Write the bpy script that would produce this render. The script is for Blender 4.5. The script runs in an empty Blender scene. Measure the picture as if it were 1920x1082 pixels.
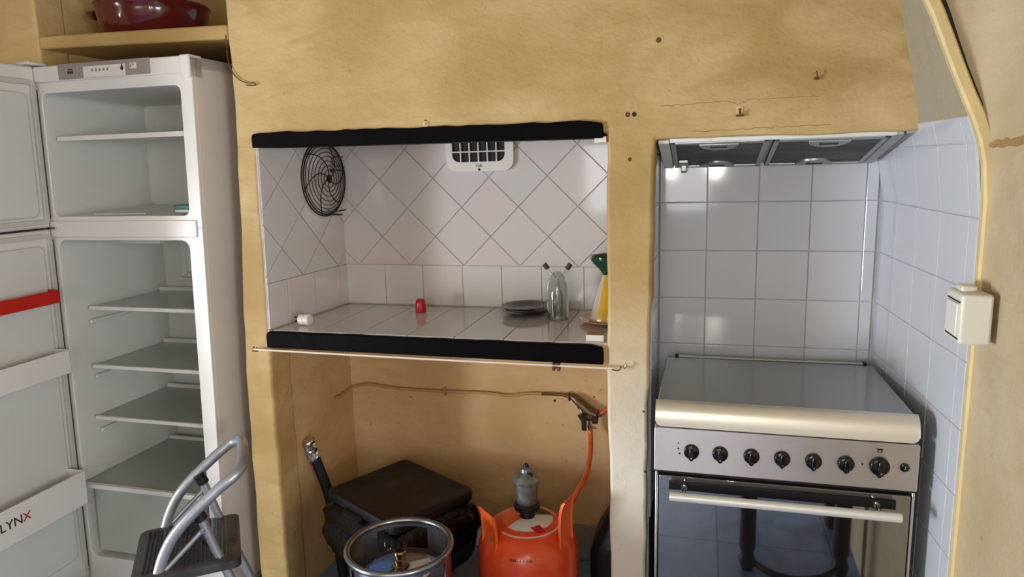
import bpy, bmesh, math, random
from mathutils import Vector, Matrix
random.seed(7)
R_ = math.radians
sc = bpy.context.scene
COL = sc.collection

# ------------------------------------------------------------------ camera
cd = bpy.data.cameras.new('camera')
cd.sensor_width = 36.0; cd.lens = 36.0*1319.0/1920.0; cd.clip_start = 0.02
cam = bpy.data.objects.new('camera', cd); COL.objects.link(cam)
ex = Vector((0.96543973, 0.25919136, -0.02731253))      # image right, in the room's axes
ed = Vector((0.01970285, -0.17707931, -0.98399935))     # image down
ef = Vector((-0.25988061, 0.94945393, -0.17606621))     # view direction
m = Matrix.Identity(4)
for i in range(3):
    m[i][0] = ex[i]; m[i][1] = -ed[i]; m[i][2] = -ef[i]
m[2][3] = 1.5
cam.matrix_world = m
sc.camera = cam

# ------------------------------------------------------------------ world, lights, exposure
w = bpy.data.worlds.new('world'); sc.world = w; w.use_nodes = True
bg = w.node_tree.nodes['Background']; bg.inputs[0].default_value = (0.62, 0.74, 1.0, 1); bg.inputs[1].default_value = 0.6
def area(name, loc, target, sx, sy, power, col):
    l = bpy.data.lights.new(name, 'AREA'); l.shape = 'RECTANGLE'; l.size = sx; l.size_y = sy
    l.energy = power; l.color = col
    o = bpy.data.objects.new(name, l); COL.objects.link(o); o.location = loc
    o.rotation_euler = (Vector(target)-Vector(loc)).to_track_quat('-Z', 'Z').to_euler()
    return o
# daylight through the open doorway on the left; rear and side fill lights are added
area('doorway_daylight', (-3.55, -0.28, 0.72), (0, -0.28, 0.72), 0.9, 1.0, 165, (0.86, 0.93, 1.0))
area('rear_fill', (-0.55, -2.72, 1.55), (-0.55, 0, 1.45), 1.3, 1.1, 20, (1.0, 0.97, 0.93))  # unseen source, added as soft ambient fill from behind
area('side_fill', (2.42, -1.35, 1.35), (0, -1.0, 1.2), 1.2, 1.2, 74, (0.97, 0.98, 1.0))  # unseen source, added on the right to brighten the fridge
def add_glint(loc, p):
    lb = bpy.data.lights.new('glint_light', 'POINT'); lb.energy = p; lb.color = (1.0, 0.92, 0.80); lb.shadow_soft_size = 0.035
    lo = bpy.data.objects.new('glint_light', lb); COL.objects.link(lo); lo.location = loc
add_glint((-0.20, -0.25, 1.42), 3.0); add_glint((0.08, -0.25, 1.45), 9.0)      # unseen point lights added for glints on tile and steel
sc.view_settings.view_transform = 'Standard'; sc.view_settings.look = 'None'
sc.view_settings.exposure = 0.17; sc.view_settings.gamma = 1.0
sc.view_settings.use_curve_mapping = False

# ------------------------------------------------------------------ materials
def lin(c):
    return tuple((x/255/12.92 if x/255 <= 0.04045 else ((x/255+0.055)/1.055)**2.4) for x in c)
def mat(name, col, rough=0.5, metal=0.0, var=0.0, scale=8.0, bump=0.0, bscale=60.0, ior=1.5, coat=0.0,
        trans=0.0, aniso=0.0, stretch=None, objvar=0.0, rvar=0.0, col2=None, alpha=1.0, spec=0.5, tangent=None):
    """procedural principled material: two-tone mottling by noise, fine relief by bump"""
    mm = bpy.data.materials.new(name); mm.use_nodes = True
    nt = mm.node_tree; N = nt.nodes; L = nt.links
    b = N['Principled BSDF']
    b.inputs['Roughness'].default_value = rough; b.inputs['Metallic'].default_value = metal
    b.inputs['IOR'].default_value = ior; b.inputs['Specular IOR Level'].default_value = spec
    b.inputs['Coat Weight'].default_value = coat; b.inputs['Coat Roughness'].default_value = 0.05
    b.inputs['Transmission Weight'].default_value = trans
    b.inputs['Alpha'].default_value = alpha
    b.inputs['Anisotropic'].default_value = aniso
    tc = N.new('ShaderNodeTexCoord'); mp = N.new('ShaderNodeMapping'); L.new(tc.outputs['Object'], mp.inputs[0])
    if stretch: mp.inputs['Scale'].default_value = stretch
    nz = N.new('ShaderNodeTexNoise'); nz.inputs['Scale'].default_value = scale; nz.inputs['Detail'].default_value = 6
    nz.inputs['Roughness'].default_value = 0.6
    L.new(mp.outputs[0], nz.inputs['Vector'])
    mx = N.new('ShaderNodeMix'); mx.data_type = 'RGBA'
    c1 = lin(col); c2 = lin(col2) if col2 else tuple(x*(1-0.45) for x in c1)
    mx.inputs[6].default_value = (*c1, 1); mx.inputs[7].default_value = (*c2, 1)
    rp = N.new('ShaderNodeMapRange'); rp.inputs[1].default_value = 0.35; rp.inputs[2].default_value = 0.75
    rp.inputs[3].default_value = 0; rp.inputs[4].default_value = var
    L.new(nz.outputs[0], rp.inputs[0]); L.new(rp.outputs[0], mx.inputs[0])
    out = mx.outputs[2]
    if objvar:
        oi = N.new('ShaderNodeObjectInfo'); hs = N.new('ShaderNodeMix'); hs.data_type = 'RGBA'; hs.blend_type = 'MULTIPLY'
        cr = N.new('ShaderNodeValToRGB')
        cr.color_ramp.elements[0].color = (1, 1-objvar, 1-objvar*0.9, 1); cr.color_ramp.elements[1].color = (1-objvar, 1, 1-objvar*0.3, 1)
        L.new(oi.outputs['Random'], cr.inputs[0]); hs.inputs[0].default_value = 1
        L.new(out, hs.inputs[6]); L.new(cr.outputs[0], hs.inputs[7]); out = hs.outputs[2]
    L.new(out, b.inputs['Base Color'])
    if rvar:
        rr2 = N.new('ShaderNodeMapRange'); rr2.inputs[1].default_value = 0.3; rr2.inputs[2].default_value = 0.7
        rr2.inputs[3].default_value = max(0.01, rough-rvar); rr2.inputs[4].default_value = rough+rvar
        L.new(nz.outputs[0], rr2.inputs[0]); L.new(rr2.outputs[0], b.inputs['Roughness'])
    if tangent:
        cx_ = N.new('ShaderNodeCombineXYZ')
        for i in range(3): cx_.inputs[i].default_value = tangent[i]
        L.new(cx_.outputs[0], b.inputs['Tangent'])
    if bump:
        n2 = N.new('ShaderNodeTexNoise'); n2.inputs['Scale'].default_value = bscale; n2.inputs['Detail'].default_value = 5
        L.new(mp.outputs[0], n2.inputs['Vector'])
        bp = N.new('ShaderNodeBump'); bp.inputs['Strength'].default_value = bump; bp.inputs['Distance'].default_value = 0.004
        L.new(n2.outputs[0], bp.inputs['Height']); L.new(bp.outputs[0], b.inputs['Normal'])
    return mm

def plaster(name, c_a, c_b, c_spot, grad=None, gcol=None, pale=None):
    """old limewashed plaster: broad patches, trowel streaks, flecks of dirt and an uneven surface"""
    mm = bpy.data.materials.new(name); mm.use_nodes = True
    nt = mm.node_tree; N = nt.nodes; L = nt.links; b = N['Principled BSDF']
    b.inputs['Roughness'].default_value = 0.62; b.inputs['Specular IOR Level'].default_value = 0.35
    tc = N.new('ShaderNodeTexCoord')
    def noise(sx, sc_, det, lo, hi, top=1.0, dist=0.0):
        mp = N.new('ShaderNodeMapping'); mp.inputs['Scale'].default_value = sx; L.new(tc.outputs['Object'], mp.inputs[0])
        n = N.new('ShaderNodeTexNoise'); n.inputs['Scale'].default_value = sc_; n.inputs['Detail'].default_value = det
        n.inputs['Distortion'].default_value = dist
        L.new(mp.outputs[0], n.inputs['Vector'])
        r = N.new('ShaderNodeMapRange'); r.inputs[1].default_value = lo; r.inputs[2].default_value = hi; r.inputs[4].default_value = top
        L.new(n.outputs[0], r.inputs[0]); return n, r.outputs[0]
    def mixc(f, a, bcol):
        x = N.new('ShaderNodeMix'); x.data_type = 'RGBA'
        L.new(f, x.inputs[0])
        if isinstance(a, tuple): x.inputs[6].default_value = (*a, 1)
        else: L.new(a, x.inputs[6])
        x.inputs[7].default_value = (*bcol, 1); return x.outputs[2]
    n1, f1 = noise((1, 1, 1.3), 3.0, 8, 0.36, 0.66)
    c = mixc(f1, lin(c_a), lin(c_b))
    n2, f2 = noise((1, 1, 3.2), 6.0, 9, 0.46, 0.70, 0.6, 1.0)
    c = mixc(f2, c, lin(c_b))
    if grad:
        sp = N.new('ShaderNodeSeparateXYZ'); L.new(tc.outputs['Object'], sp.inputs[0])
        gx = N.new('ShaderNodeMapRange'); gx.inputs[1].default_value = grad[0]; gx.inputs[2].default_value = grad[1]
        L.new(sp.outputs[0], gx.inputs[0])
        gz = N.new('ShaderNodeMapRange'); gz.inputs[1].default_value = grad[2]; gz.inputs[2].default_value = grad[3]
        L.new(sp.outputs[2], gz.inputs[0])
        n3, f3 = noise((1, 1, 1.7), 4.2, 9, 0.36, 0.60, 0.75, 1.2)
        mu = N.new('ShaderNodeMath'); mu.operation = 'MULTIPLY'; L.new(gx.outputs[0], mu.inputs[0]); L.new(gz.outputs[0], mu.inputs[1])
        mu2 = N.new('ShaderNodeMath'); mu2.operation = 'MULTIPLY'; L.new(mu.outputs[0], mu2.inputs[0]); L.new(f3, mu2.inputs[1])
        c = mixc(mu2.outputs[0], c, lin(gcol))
    if pale:        # paler paint low on the pillar, its brighter light put into the colour
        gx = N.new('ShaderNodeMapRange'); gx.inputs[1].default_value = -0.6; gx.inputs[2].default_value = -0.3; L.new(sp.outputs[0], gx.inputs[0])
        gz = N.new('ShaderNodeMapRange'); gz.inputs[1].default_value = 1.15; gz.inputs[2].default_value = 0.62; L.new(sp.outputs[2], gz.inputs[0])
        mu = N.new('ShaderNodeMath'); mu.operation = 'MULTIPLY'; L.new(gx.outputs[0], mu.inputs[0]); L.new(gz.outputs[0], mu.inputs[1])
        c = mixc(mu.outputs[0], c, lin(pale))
    n4, f4 = noise((1, 1, 1), 38.0, 3, 0.70, 0.78, 0.55)
    c = mixc(f4, c, lin(c_spot))
    L.new(c, b.inputs['Base Color'])
    nb, fb = noise((1, 1, 1.5), 9.0, 8, 0.2, 0.8)
    nb2, fb2 = noise((1, 1, 1), 110.0, 3, 0.2, 0.8)
    ad = N.new('ShaderNodeMath'); ad.operation = 'MULTIPLY_ADD'; ad.inputs[1].default_value = 0.12
    L.new(fb2, ad.inputs[0]); L.new(fb, ad.inputs[2])
    bp = N.new('ShaderNodeBump'); bp.inputs['Strength'].default_value = 0.5; bp.inputs['Distance'].default_value = 0.012
    L.new(ad.outputs[0], bp.inputs['Height']); L.new(bp.outputs[0], b.inputs['Normal'])
    return mm

M = {}
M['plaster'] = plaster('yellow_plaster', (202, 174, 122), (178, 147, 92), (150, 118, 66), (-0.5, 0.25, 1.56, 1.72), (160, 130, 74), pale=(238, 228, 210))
M['plaster_s'] = plaster('shelf_plaster', (192, 164, 108), (180, 148, 92), (150, 118, 66))
M['plaster_r'] = plaster('beige_plaster', (188, 171, 140), (178, 158, 122), (140, 112, 70))
M['plaster_g'] = plaster('greyish_plaster', (166, 158, 140), (170, 156, 124), (120, 100, 70))
M['plaster_y'] = mat('ochre_band_paint', (218, 194, 138), 0.55, var=0.4, scale=14, bump=0.4, bscale=50)
M['plaster_in'] = plaster('niche_plaster', (222, 188, 142), (208, 170, 120), (130, 96, 56))
M['grout'] = mat('grey_grout', (192, 184, 180), 0.8, var=0.5, scale=30, bump=0.3)
M['grout_d'] = mat('white_grout', (196, 196, 200), 0.8, var=0.6, scale=12, bump=0.3)
M['tile'] = mat('white_glazed_tile', (212, 206, 206), 0.09, var=0.06, scale=5, bump=0.10, bscale=7, coat=0.3, objvar=0.05)
M['tile_b'] = mat('white_square_tile', (206, 208, 214), 0.08, var=0.05, scale=5, bump=0.12, bscale=6, coat=0.3, objvar=0.02)
M['black_paint'] = mat('black_paint', (9, 7, 8), 0.5, var=0.3, scale=20, bump=0.2, bscale=40, col2=(18, 15, 16), rvar=0.1, spec=0.04)
M['white_enamel'] = mat('white_enamel', (222, 218, 214), 0.3, var=0.12, scale=3, bump=0.03)
M['enamel_side'] = mat('white_enamel_side', (222, 214, 208), 0.38, var=0.15, scale=3, bump=0.04, bscale=200)
M['liner'] = mat('fridge_liner_plastic', (210, 211, 206), 0.33, var=0.15, scale=4)
M['gasket'] = mat('grey_gasket', (192, 192, 184), 0.5, var=0.2)
M['gap_shade'] = mat('gap_shade_grey', (96, 94, 88), 0.7)  # grey that carries the shade of the gap beside the fridge doors
M['greypanel'] = mat('grey_panel_plastic', (150, 140, 136), 0.4, var=0.2)
M['clear'] = mat('frosted_shelf_glass', (176, 184, 174), 0.15, trans=0.15, ior=1.45, var=0.1)
M['clear_pl'] = mat('clear_plastic', (214, 218, 208), 0.2, trans=0.35, ior=1.4, var=0.05)
M['red_pl'] = mat('red_translucent_plastic', (205, 34, 22), 0.25, trans=0.15, var=0.2, scale=6)
M['teal'] = mat('teal_plastic', (28, 110, 104), 0.4, var=0.3)
M['black_pl'] = mat('black_plastic', (28, 25, 30), 0.42, spec=0.28, var=0.3, scale=10, bump=0.15, bscale=90, rvar=0.1)
M['bag'] = mat('black_bin_liner', (5, 5, 7), 0.14, var=0.2, bump=0.8, bscale=45, spec=0.4)
M['dark'] = mat('dark_void', (20, 15, 13), 0.7, var=0.3)
M['steel'] = mat('brushed_steel', (206, 202, 208), 0.40, 1.0, var=0.1, scale=40, stretch=(0.4, 1, 30), bump=0.12, bscale=30, aniso=0.9, tangent=(0, 0, 1))
M['alu'] = mat('satin_aluminium', (208, 205, 196), 0.3, 1.0, var=0.1, scale=20)
M['handle'] = mat('satin_handle_metal', (222, 222, 218), 0.40, 0.35, var=0.05)
M['lip'] = mat('cream_metal_lip', (226, 220, 206), 0.34, 0.6, var=0.08, scale=3)
M['keg'] = mat('stainless_cylinder', (160, 162, 170), 0.28, 1.0, var=0.25, scale=9, bump=0.08, bscale=20, rvar=0.08)
M['tubealu'] = mat('worn_aluminium_tube', (176, 178, 186), 0.42, 0.65, var=0.5, scale=16, bump=0.12, bscale=80, col2=(110, 106, 104), rvar=0.1)
M['lid'] = mat('grey_painted_lid', (128, 134, 134), 0.2, 0.0, var=0.12, scale=3, coat=0.35)
M['oven_glass'] = mat('mirrored_oven_glass', (20, 22, 26), 0.03, 0.0, ior=3.4, var=0.1)
M['black_gloss'] = mat('black_gloss_plastic', (12, 12, 13), 0.14, var=0.2)
M['chrome'] = mat('chrome', (200, 200, 200), 0.1, 1.0)
M['brass'] = mat('aged_brass', (164, 140, 108), 0.25, 1.0, var=0.6, scale=60, col2=(90, 62, 40))
M['orange'] = mat('orange_enamel_paint', (226, 78, 34), 0.28, var=0.55, scale=6, bump=0.25, bscale=16, col2=(176, 44, 20), coat=0.25, rvar=0.08)
M['orange_l'] = mat('bright_orange_paint', (238, 104, 42), 0.35, var=0.4, scale=12, bump=0.2, col2=(190, 60, 24))
M['hose'] = mat('orange_rubber_hose', (226, 96, 48), 0.35, var=0.5, scale=30, col2=(150, 48, 20))
M['zinc'] = mat('weathered_zinc', (142, 146, 142), 0.42, 0.75, var=0.8, scale=40, bump=0.3, col2=(80, 78, 74))
M['tapm'] = mat('tarnished_tap_brass', (128, 108, 84), 0.4, 0.7, var=0.7, scale=50, col2=(70, 50, 36))
M['paper'] = mat('white_sticker', (214, 208, 204), 0.45, var=0.1)
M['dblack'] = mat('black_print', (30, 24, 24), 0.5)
M['redprint'] = mat('red_print', (176, 22, 34), 0.5)
M['ink'] = mat('dark_marker_ink', (70, 26, 20), 0.6)
M['blue'] = mat('blue_label', (42, 86, 168), 0.35, var=0.6, scale=40, stretch=(1, 8, 1), col2=(150, 180, 220))
M['pipe_paint'] = mat('painted_gas_pipe', (190, 152, 100), 0.45, var=0.4, scale=30)
M['pipe_metal'] = mat('bare_gas_pipe', (160, 140, 108), 0.25, 1.0, var=0.5, scale=50)
M['rubber'] = mat('black_foam_sleeve', (22, 21, 23), 0.7, var=0.3, bump=0.4, bscale=60)
M['foil'] = mat('crumpled_foil', (205, 200, 200), 0.16, 1.0, bump=0.3, bscale=90)
M['tread'] = mat('black_ribbed_tread', (44, 42, 46), 0.32, var=0.7, scale=14, bump=0.25, bscale=70, col2=(84, 80, 80), rvar=0.12)
M['wire'] = mat('dark_wire', (58, 50, 46), 0.35, 0.8, var=0.4, scale=60)
M['rod'] = mat('white_coated_rod', (232, 218, 200), 0.3, var=0.1)
M['plastic_w'] = mat('white_plastic', (226, 222, 214), 0.35, var=0.12, scale=10)
M['switch'] = mat('cream_switch_plastic', (222, 218, 204), 0.35, var=0.12, scale=10)
M['red_cap'] = mat('glossy_red_plastic', (178, 8, 30), 0.3, var=0.2)
M['glass'] = mat('clear_glass', (235, 238, 236), 0.02, trans=1.0, ior=1.45)
M['smoke'] = mat('smoky_glass', (96, 88, 92), 0.06, trans=0.85, ior=1.45)
M['cork'] = mat('dark_cork', (70, 50, 48), 0.7, var=0.5, scale=80, bump=0.3)
M['green_gl'] = mat('dark_green_glaze', (10, 62, 44), 0.15, var=0.4, scale=14, coat=0.5)
M['yellow_gl'] = mat('yellow_glaze', (206, 158, 34), 0.2, var=0.35, scale=14, coat=0.4, col2=(170, 110, 24))
M['cream_gl'] = mat('cream_glaze', (196, 178, 156), 0.25, var=0.3, scale=8, coat=0.3)
M['plate_gl'] = mat('amber_glazed_plate', (206, 152, 92), 0.25, var=0.5, scale=14, coat=0.3)
M['clay'] = mat('dark_red_glazed_clay', (96, 22, 22), 0.14, var=0.5, scale=7, coat=0.5, bump=0.15, bscale=14, col2=(50, 12, 14))
M['brownbox'] = mat('brown_card', (150, 112, 78), 0.5, var=0.3, scale=40)
M['rust'] = mat('rusty_steel', (104, 74, 42), 0.6, 0.4, var=0.6, scale=60, bump=0.3)
M['hood'] = mat('hood_metal', (168, 170, 170), 0.35, 0.7, var=0.3, scale=12)
M['hood_w'] = mat('hood_white_strip', (226, 226, 222), 0.35, var=0.1)
M['filter'] = mat('greasy_filter_mesh', (98, 98, 96), 0.5, 0.5, var=0.9, scale=7, stretch=(1, 3, 1), bump=0.5, bscale=260, col2=(44, 38, 34))
M['cement'] = mat('grey_cement', (170, 166, 158), 0.8, var=0.6, scale=18, bump=0.5, bscale=40)
M['wood_d'] = mat('dark_stained_wood', (62, 26, 20), 0.35, var=0.5, scale=12, stretch=(6, 6, 1), col2=(34, 14, 12))
M['ceil'] = mat('dim_ceiling_paint', (150, 132, 104), 0.7, var=0.3, scale=3)
M['white_wall'] = mat('white_room_paint', (212, 202, 182), 0.7, var=0.2, scale=3, bump=0.2)
M['base_t'] = mat('grey_base_render', (150, 140, 128), 0.7, var=0.5, scale=8, bump=0.4)

# slate floor with 42 cm tiles (seen only as a reflection in the oven glass)
fm = mat('slate_floor_tiles', (120, 140, 176), 0.35, var=0.8, scale=4, stretch=(3, 1, 1), bump=0.2, bscale=14, col2=(80, 98, 134))
nt = fm.node_tree; N = nt.nodes; L = nt.links
tc = N.new('ShaderNodeTexCoord'); mp = N.new('ShaderNodeMapping'); mp.inputs['Location'].default_value = (-0.08+0.42*20, -0.755+0.42*20, 0)
L.new(tc.outputs['Object'], mp.inputs[0])
br = N.new('ShaderNodeTexBrick'); br.offset = 0; br.inputs['Scale'].default_value = 1; br.inputs['Brick Width'].default_value = 0.42
br.inputs['Row Height'].default_value = 0.42; br.inputs['Mortar Size'].default_value = 0.003; br.inputs['Mortar Smooth'].default_value = 0
br.inputs['Color1'].default_value = (1, 1, 1, 1); br.inputs['Color2'].default_value = (0.85, 0.87, 0.9, 1); br.inputs['Mortar'].default_value = (0.25, 0.25, 0.27, 1)
L.new(mp.outputs[0], br.inputs['Vector'])
b = N['Principled BSDF']; src = b.inputs['Base Color'].links[0].from_socket
mu = N.new('ShaderNodeMix'); mu.data_type = 'RGBA'; mu.blend_type = 'MULTIPLY'; mu.inputs[0].default_value = 1
L.new(src, mu.inputs[6]); L.new(br.outputs[0], mu.inputs[7]); L.new(mu.outputs[2], b.inputs['Base Color'])
M['floor'] = fm

# ------------------------------------------------------------------ mesh helpers: each returns (verts, faces) in room coordinates
def join(*parts):
    V = []; F = []
    for v, f in parts:
        n = len(V); V += [tuple(p) for p in v]; F += [tuple(i+n for i in q) for q in f]
    return V, F
def box(x0, x1, y0, y1, z0, z1):
    V = [(x0,y0,z0),(x1,y0,z0),(x1,y1,z0),(x0,y1,z0),(x0,y0,z1),(x1,y0,z1),(x1,y1,z1),(x0,y1,z1)]
    return V, [(0,3,2,1),(4,5,6,7),(0,1,5,4),(1,2,6,5),(2,3,7,6),(3,0,4,7)]
def prism(poly, vec):
    """closed prism of a planar polygon (list of 3D points) pushed along vec"""
    n = len(poly); vec = Vector(vec)
    V = [tuple(p) for p in poly]+[tuple(Vector(p)+vec) for p in poly]
    return V, [tuple(range(n-1, -1, -1)), tuple(range(n, 2*n))]+[(i, (i+1) % n, n+(i+1) % n, n+i) for i in range(n)]
def smooth_path(pts, k=6, closed=False):
    P = [Vector(p) for p in pts]; n = len(P); out = []
    rng = range(n if closed else n-1)
    for i in rng:
        if closed: a, b_, c, d = P[(i-1) % n], P[i], P[(i+1) % n], P[(i+2) % n]
        else: a, b_, c, d = P[max(i-1, 0)], P[i], P[i+1], P[min(i+2, n-1)]
        for j in range(k):
            t = j/k
            out.append(0.5*((2*b_)+(c-a)*t+(2*a-5*b_+4*c-d)*t*t+(3*b_-a-3*c+d)*t**3))
    if not closed: out.append(P[-1])
    return out
def tube(pts, r, n=10, closed=False, k=0):
    P = smooth_path(pts, k, closed) if k else [Vector(p) for p in pts]
    m_ = len(P); rr = r if callable(r) else (lambda t: r)
    T = []
    for i in range(m_):
        a = P[(i-1) % m_] if (closed or i > 0) else P[i]; c = P[(i+1) % m_] if (closed or i < m_-1) else P[i]
        T.append((c-a).normalized())
    up = Vector((0, 0, 1)) if abs(T[0].z) < 0.9 else Vector((1, 0, 0))
    nrm = (up-T[0]*up.dot(T[0])).normalized(); V = []; F = []
    for i in range(m_):
        nrm = (nrm-T[i]*nrm.dot(T[i])).normalized(); bi = T[i].cross(nrm)
        for j in range(n):
            a = 2*math.pi*j/n
            V.append(tuple(P[i]+(nrm*math.cos(a)+bi*math.sin(a))*rr(i/max(1, m_-1))))
    for i in range(m_ if closed else m_-1):
        for j in range(n):
            a = i*n+j; b_ = i*n+(j+1) % n; c = ((i+1) % m_)*n+(j+1) % n; d = ((i+1) % m_)*n+j
            F.append((a, b_, c, d))
    if not closed:
        F.append(tuple(range(n-1, -1, -1))); F.append(tuple(range((m_-1)*n, m_*n)))
    return V, F
def lathe(prof, c, n=40, axis='z', caps=True):
    V = []; F = []; k = len(prof)
    for r, h in prof:
        for j in range(n):
            a = 2*math.pi*j/n; u, v = r*math.cos(a), r*math.sin(a)
            if axis == 'z': p = (c[0]+u, c[1]+v, c[2]+h)
            elif axis == 'y': p = (c[0]+u, c[1]-h, c[2]+v)      # h grows towards the camera
            else: p = (c[0]+h, c[1]+u, c[2]+v)
            V.append(p)
    for i in range(k-1):
        for j in range(n): F.append((i*n+j, i*n+(j+1) % n, (i+1)*n+(j+1) % n, (i+1)*n+j))
    if caps:
        F.append(tuple(range(n-1, -1, -1))); F.append(tuple(range((k-1)*n, k*n)))
    return V, F
def rrect(x0, x1, z0, z1, r, n=5):
    out = []
    for cx, cz, a0 in ((x1-r, z1-r, 0), (x0+r, z1-r, 90), (x0+r, z0+r, 180), (x1-r, z0+r, 270)):
        for i in range(n+1):
            a = R_(a0+90*i/n); out.append((cx+r*math.cos(a), cz+r*math.sin(a)))
    return out
def frame(outer, inner, y0, y1):
    """plate in the x-z plane between an outer and an inner loop, thick from y0 to y1 (counts may differ)"""
    bm = bmesh.new()
    def loop(l): 
        vs = [bm.verts.new((x, y0, z)) for x, z in l]; return [bm.edges.new((vs[i], vs[(i+1) % len(vs)])) for i in range(len(vs))]
    es = loop(outer)
    for l in (inner if isinstance(inner[0][0], (tuple, list)) else [inner]): es += loop(l)
    bmesh.ops.triangle_fill(bm, use_beauty=True, use_dissolve=False, edges=es)
    r = bmesh.ops.extrude_face_region(bm, geom=bm.faces[:])
    for v in r['geom']:
        if isinstance(v, bmesh.types.BMVert): v.co.y = y1
    bmesh.ops.recalc_face_normals(bm, faces=bm.faces)
    V = [tuple(v.co) for v in bm.verts]; bm.verts.index_update(); F = [tuple(v.index for v in f.verts) for f in bm.faces]; bm.free()
    return V, F

def wloc(o):
    p = Vector((0, 0, 0))
    while o is not None: p += o.location; o = o.parent
    return p
def obj(name, vf, material, parent=None, smooth=True, bevel=0, origin=None, fx=None, seg=2, angle=38, recalc=True):
    V, F = vf
    if fx: V = [fx(*v) for v in V]
    if origin is None:
        if parent is None:
            xs, ys, zs = zip(*V); origin = ((min(xs)+max(xs))/2, (min(ys)+max(ys))/2, min(zs))
        else: origin = wloc(parent)
    O = Vector(origin)
    me = bpy.data.meshes.new(name); me.from_pydata([tuple(Vector(v)-O) for v in V], [], F)
    if recalc:
        bm = bmesh.new(); bm.from_mesh(me); bmesh.ops.recalc_face_normals(bm, faces=bm.faces); bm.to_mesh(me); bm.free()
    me.materials.append(material if not isinstance(material, str) else M[material])
    if smooth:
        me.shade_smooth(); me.set_sharp_from_angle(angle=R_(angle))
    o = bpy.data.objects.new(name, me); COL.objects.link(o)
    if parent is not None:
        o.parent = parent; o.location = O-wloc(parent)
    else: o.location = O
    if bevel:
        b_ = o.modifiers.new('bevel', 'BEVEL'); b_.width = bevel; b_.segments = seg; b_.limit_method = 'ANGLE'; b_.angle_limit = R_(40)
    return o
def thing(name, label, cat, loc, group=None):
    o = bpy.data.objects.new(name, None); COL.objects.link(o); o.location = loc; o.empty_display_size = 0.05
    o['label'] = label; o['category'] = cat
    if group: o['group'] = group
    return o
def tag(o, label, cat, group=None):
    o['label'] = label; o['category'] = cat
    if group: o['group'] = group
    return o
def struct(name, vf, material, **k):
    o = obj(name, vf, material, origin=(0, 0, 0), **k); o['kind'] = 'structure'; return o
def text_mesh(name, s, size, material, parent, at, xdir, updir, thick=0.0006):
    c = bpy.data.curves.new(name, 'FONT'); c.body = s; c.size = size; c.extrude = thick; c.align_x = 'CENTER'; c.align_y = 'CENTER'
    t = bpy.data.objects.new(name, c); COL.objects.link(t)
    dg = bpy.context.evaluated_depsgraph_get(); me = bpy.data.meshes.new_from_object(t.evaluated_get(dg))
    bpy.data.objects.remove(t)
    me.materials.clear(); me.materials.append(M[material])
    o = bpy.data.objects.new(name, me); COL.objects.link(o); o.parent = parent
    X = Vector(xdir).normalized(); U = Vector(updir).normalized(); Z = X.cross(U)
    mm = Matrix((X, U, Z)).transposed().to_4x4(); mm.translation = Vector(at)-wloc(parent); o.matrix_basis = mm
    return o

# ------------------------------------------------------------------ tiles
def clip(poly, x0, x1, z0, z1):
    def cut(P, inside, inter):
        out = []
        for i in range(len(P)):
            a, b_ = P[i-1], P[i]
            if inside(b_):
                if not inside(a): out.append(inter(a, b_))
                out.append(b_)
            elif inside(a): out.append(inter(a, b_))
        return out
    for ax, v, s in ((0, x0, 1), (0, x1, -1), (1, z0, 1), (1, z1, -1)):
        if not poly: return []
        poly = cut(poly, lambda p: s*(p[ax]-v) >= -1e-9, lambda a, b_: tuple(a[k]+(b_[k]-a[k])*((v-a[ax])/(b_[ax]-a[ax])) for k in (0, 1)))
    return poly
def area2(p): return 0.5*sum(p[i-1][0]*p[i][1]-p[i][0]*p[i-1][1] for i in range(len(p)))
def inset(poly, d):
    """inset a convex polygon by d"""
    if area2(poly) < 0: poly = poly[::-1]
    n = len(poly); out = []
    for i in range(n):
        p = Vector(poly[i]); a = Vector(poly[i-1]); c = Vector(poly[(i+1) % n])
        e1 = (p-a).normalized(); e2 = (c-p).normalized()
        n1 = Vector((-e1.y, e1.x)); n2 = Vector((-e2.y, e2.x))
        k = 1+n1.dot(n2)
        out.append(tuple(p+(n1+n2)*(d/max(k, 0.25))))
    return out
_full = {}
def tile(poly, mapf, parent, material, gap=0.0012, thick=0.0036, ch=0.0012, key=None, tilt=0.22):
    """poly in the surface's own (s,t) metres; mapf(s,t,h) -> room point, h = height off the surface"""
    q = []
    for p in poly:
        if not q or (Vector(p)-Vector(q[-1])).length > 1e-4: q.append(p)
    if len(q) > 2 and (Vector(q[0])-Vector(q[-1])).length < 1e-4: q.pop()
    if len(q) < 3 or abs(area2(q)) < 2.5e-4: return
    c = (sum(p[0] for p in q)/len(q), sum(p[1] for p in q)/len(q))
    a = inset(q, gap); b_ = inset(q, gap+ch)
    if area2(a) < 1e-4: return
    O = Vector(mapf(c[0], c[1], 0)); n = len(a)
    V = [Vector(mapf(*p, -0.002))-O for p in a]+[Vector(mapf(*p, thick-ch*0.7))-O for p in a]+[Vector(mapf(*p, thick))-O for p in b_]
    F = [tuple(range(2*n, 3*n))]
    for i in range(n):
        j = (i+1) % n; F.append((i, j, n+j, n+i)); F.append((n+i, n+j, 2*n+j, 2*n+i))
    kk = (key, material)
    if key and kk in _full: me = _full[kk]
    else:
        me = bpy.data.meshes.new('tile'); me.from_pydata([tuple(v) for v in V], [], F); me.materials.append(M[material])
        fn = (Vector(mapf(c[0], c[1], 0.01))-O)
        if me.polygons[0].normal.dot(fn) < 0: me.flip_normals()
        if key: _full[kk] = me
    o = bpy.data.objects.new('tile', me); COL.objects.link(o); o.parent = parent; o.location = O-wloc(parent)
    o.rotation_euler = [R_(random.uniform(-tilt, tilt)) for _ in range(3)]
    return o
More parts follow.
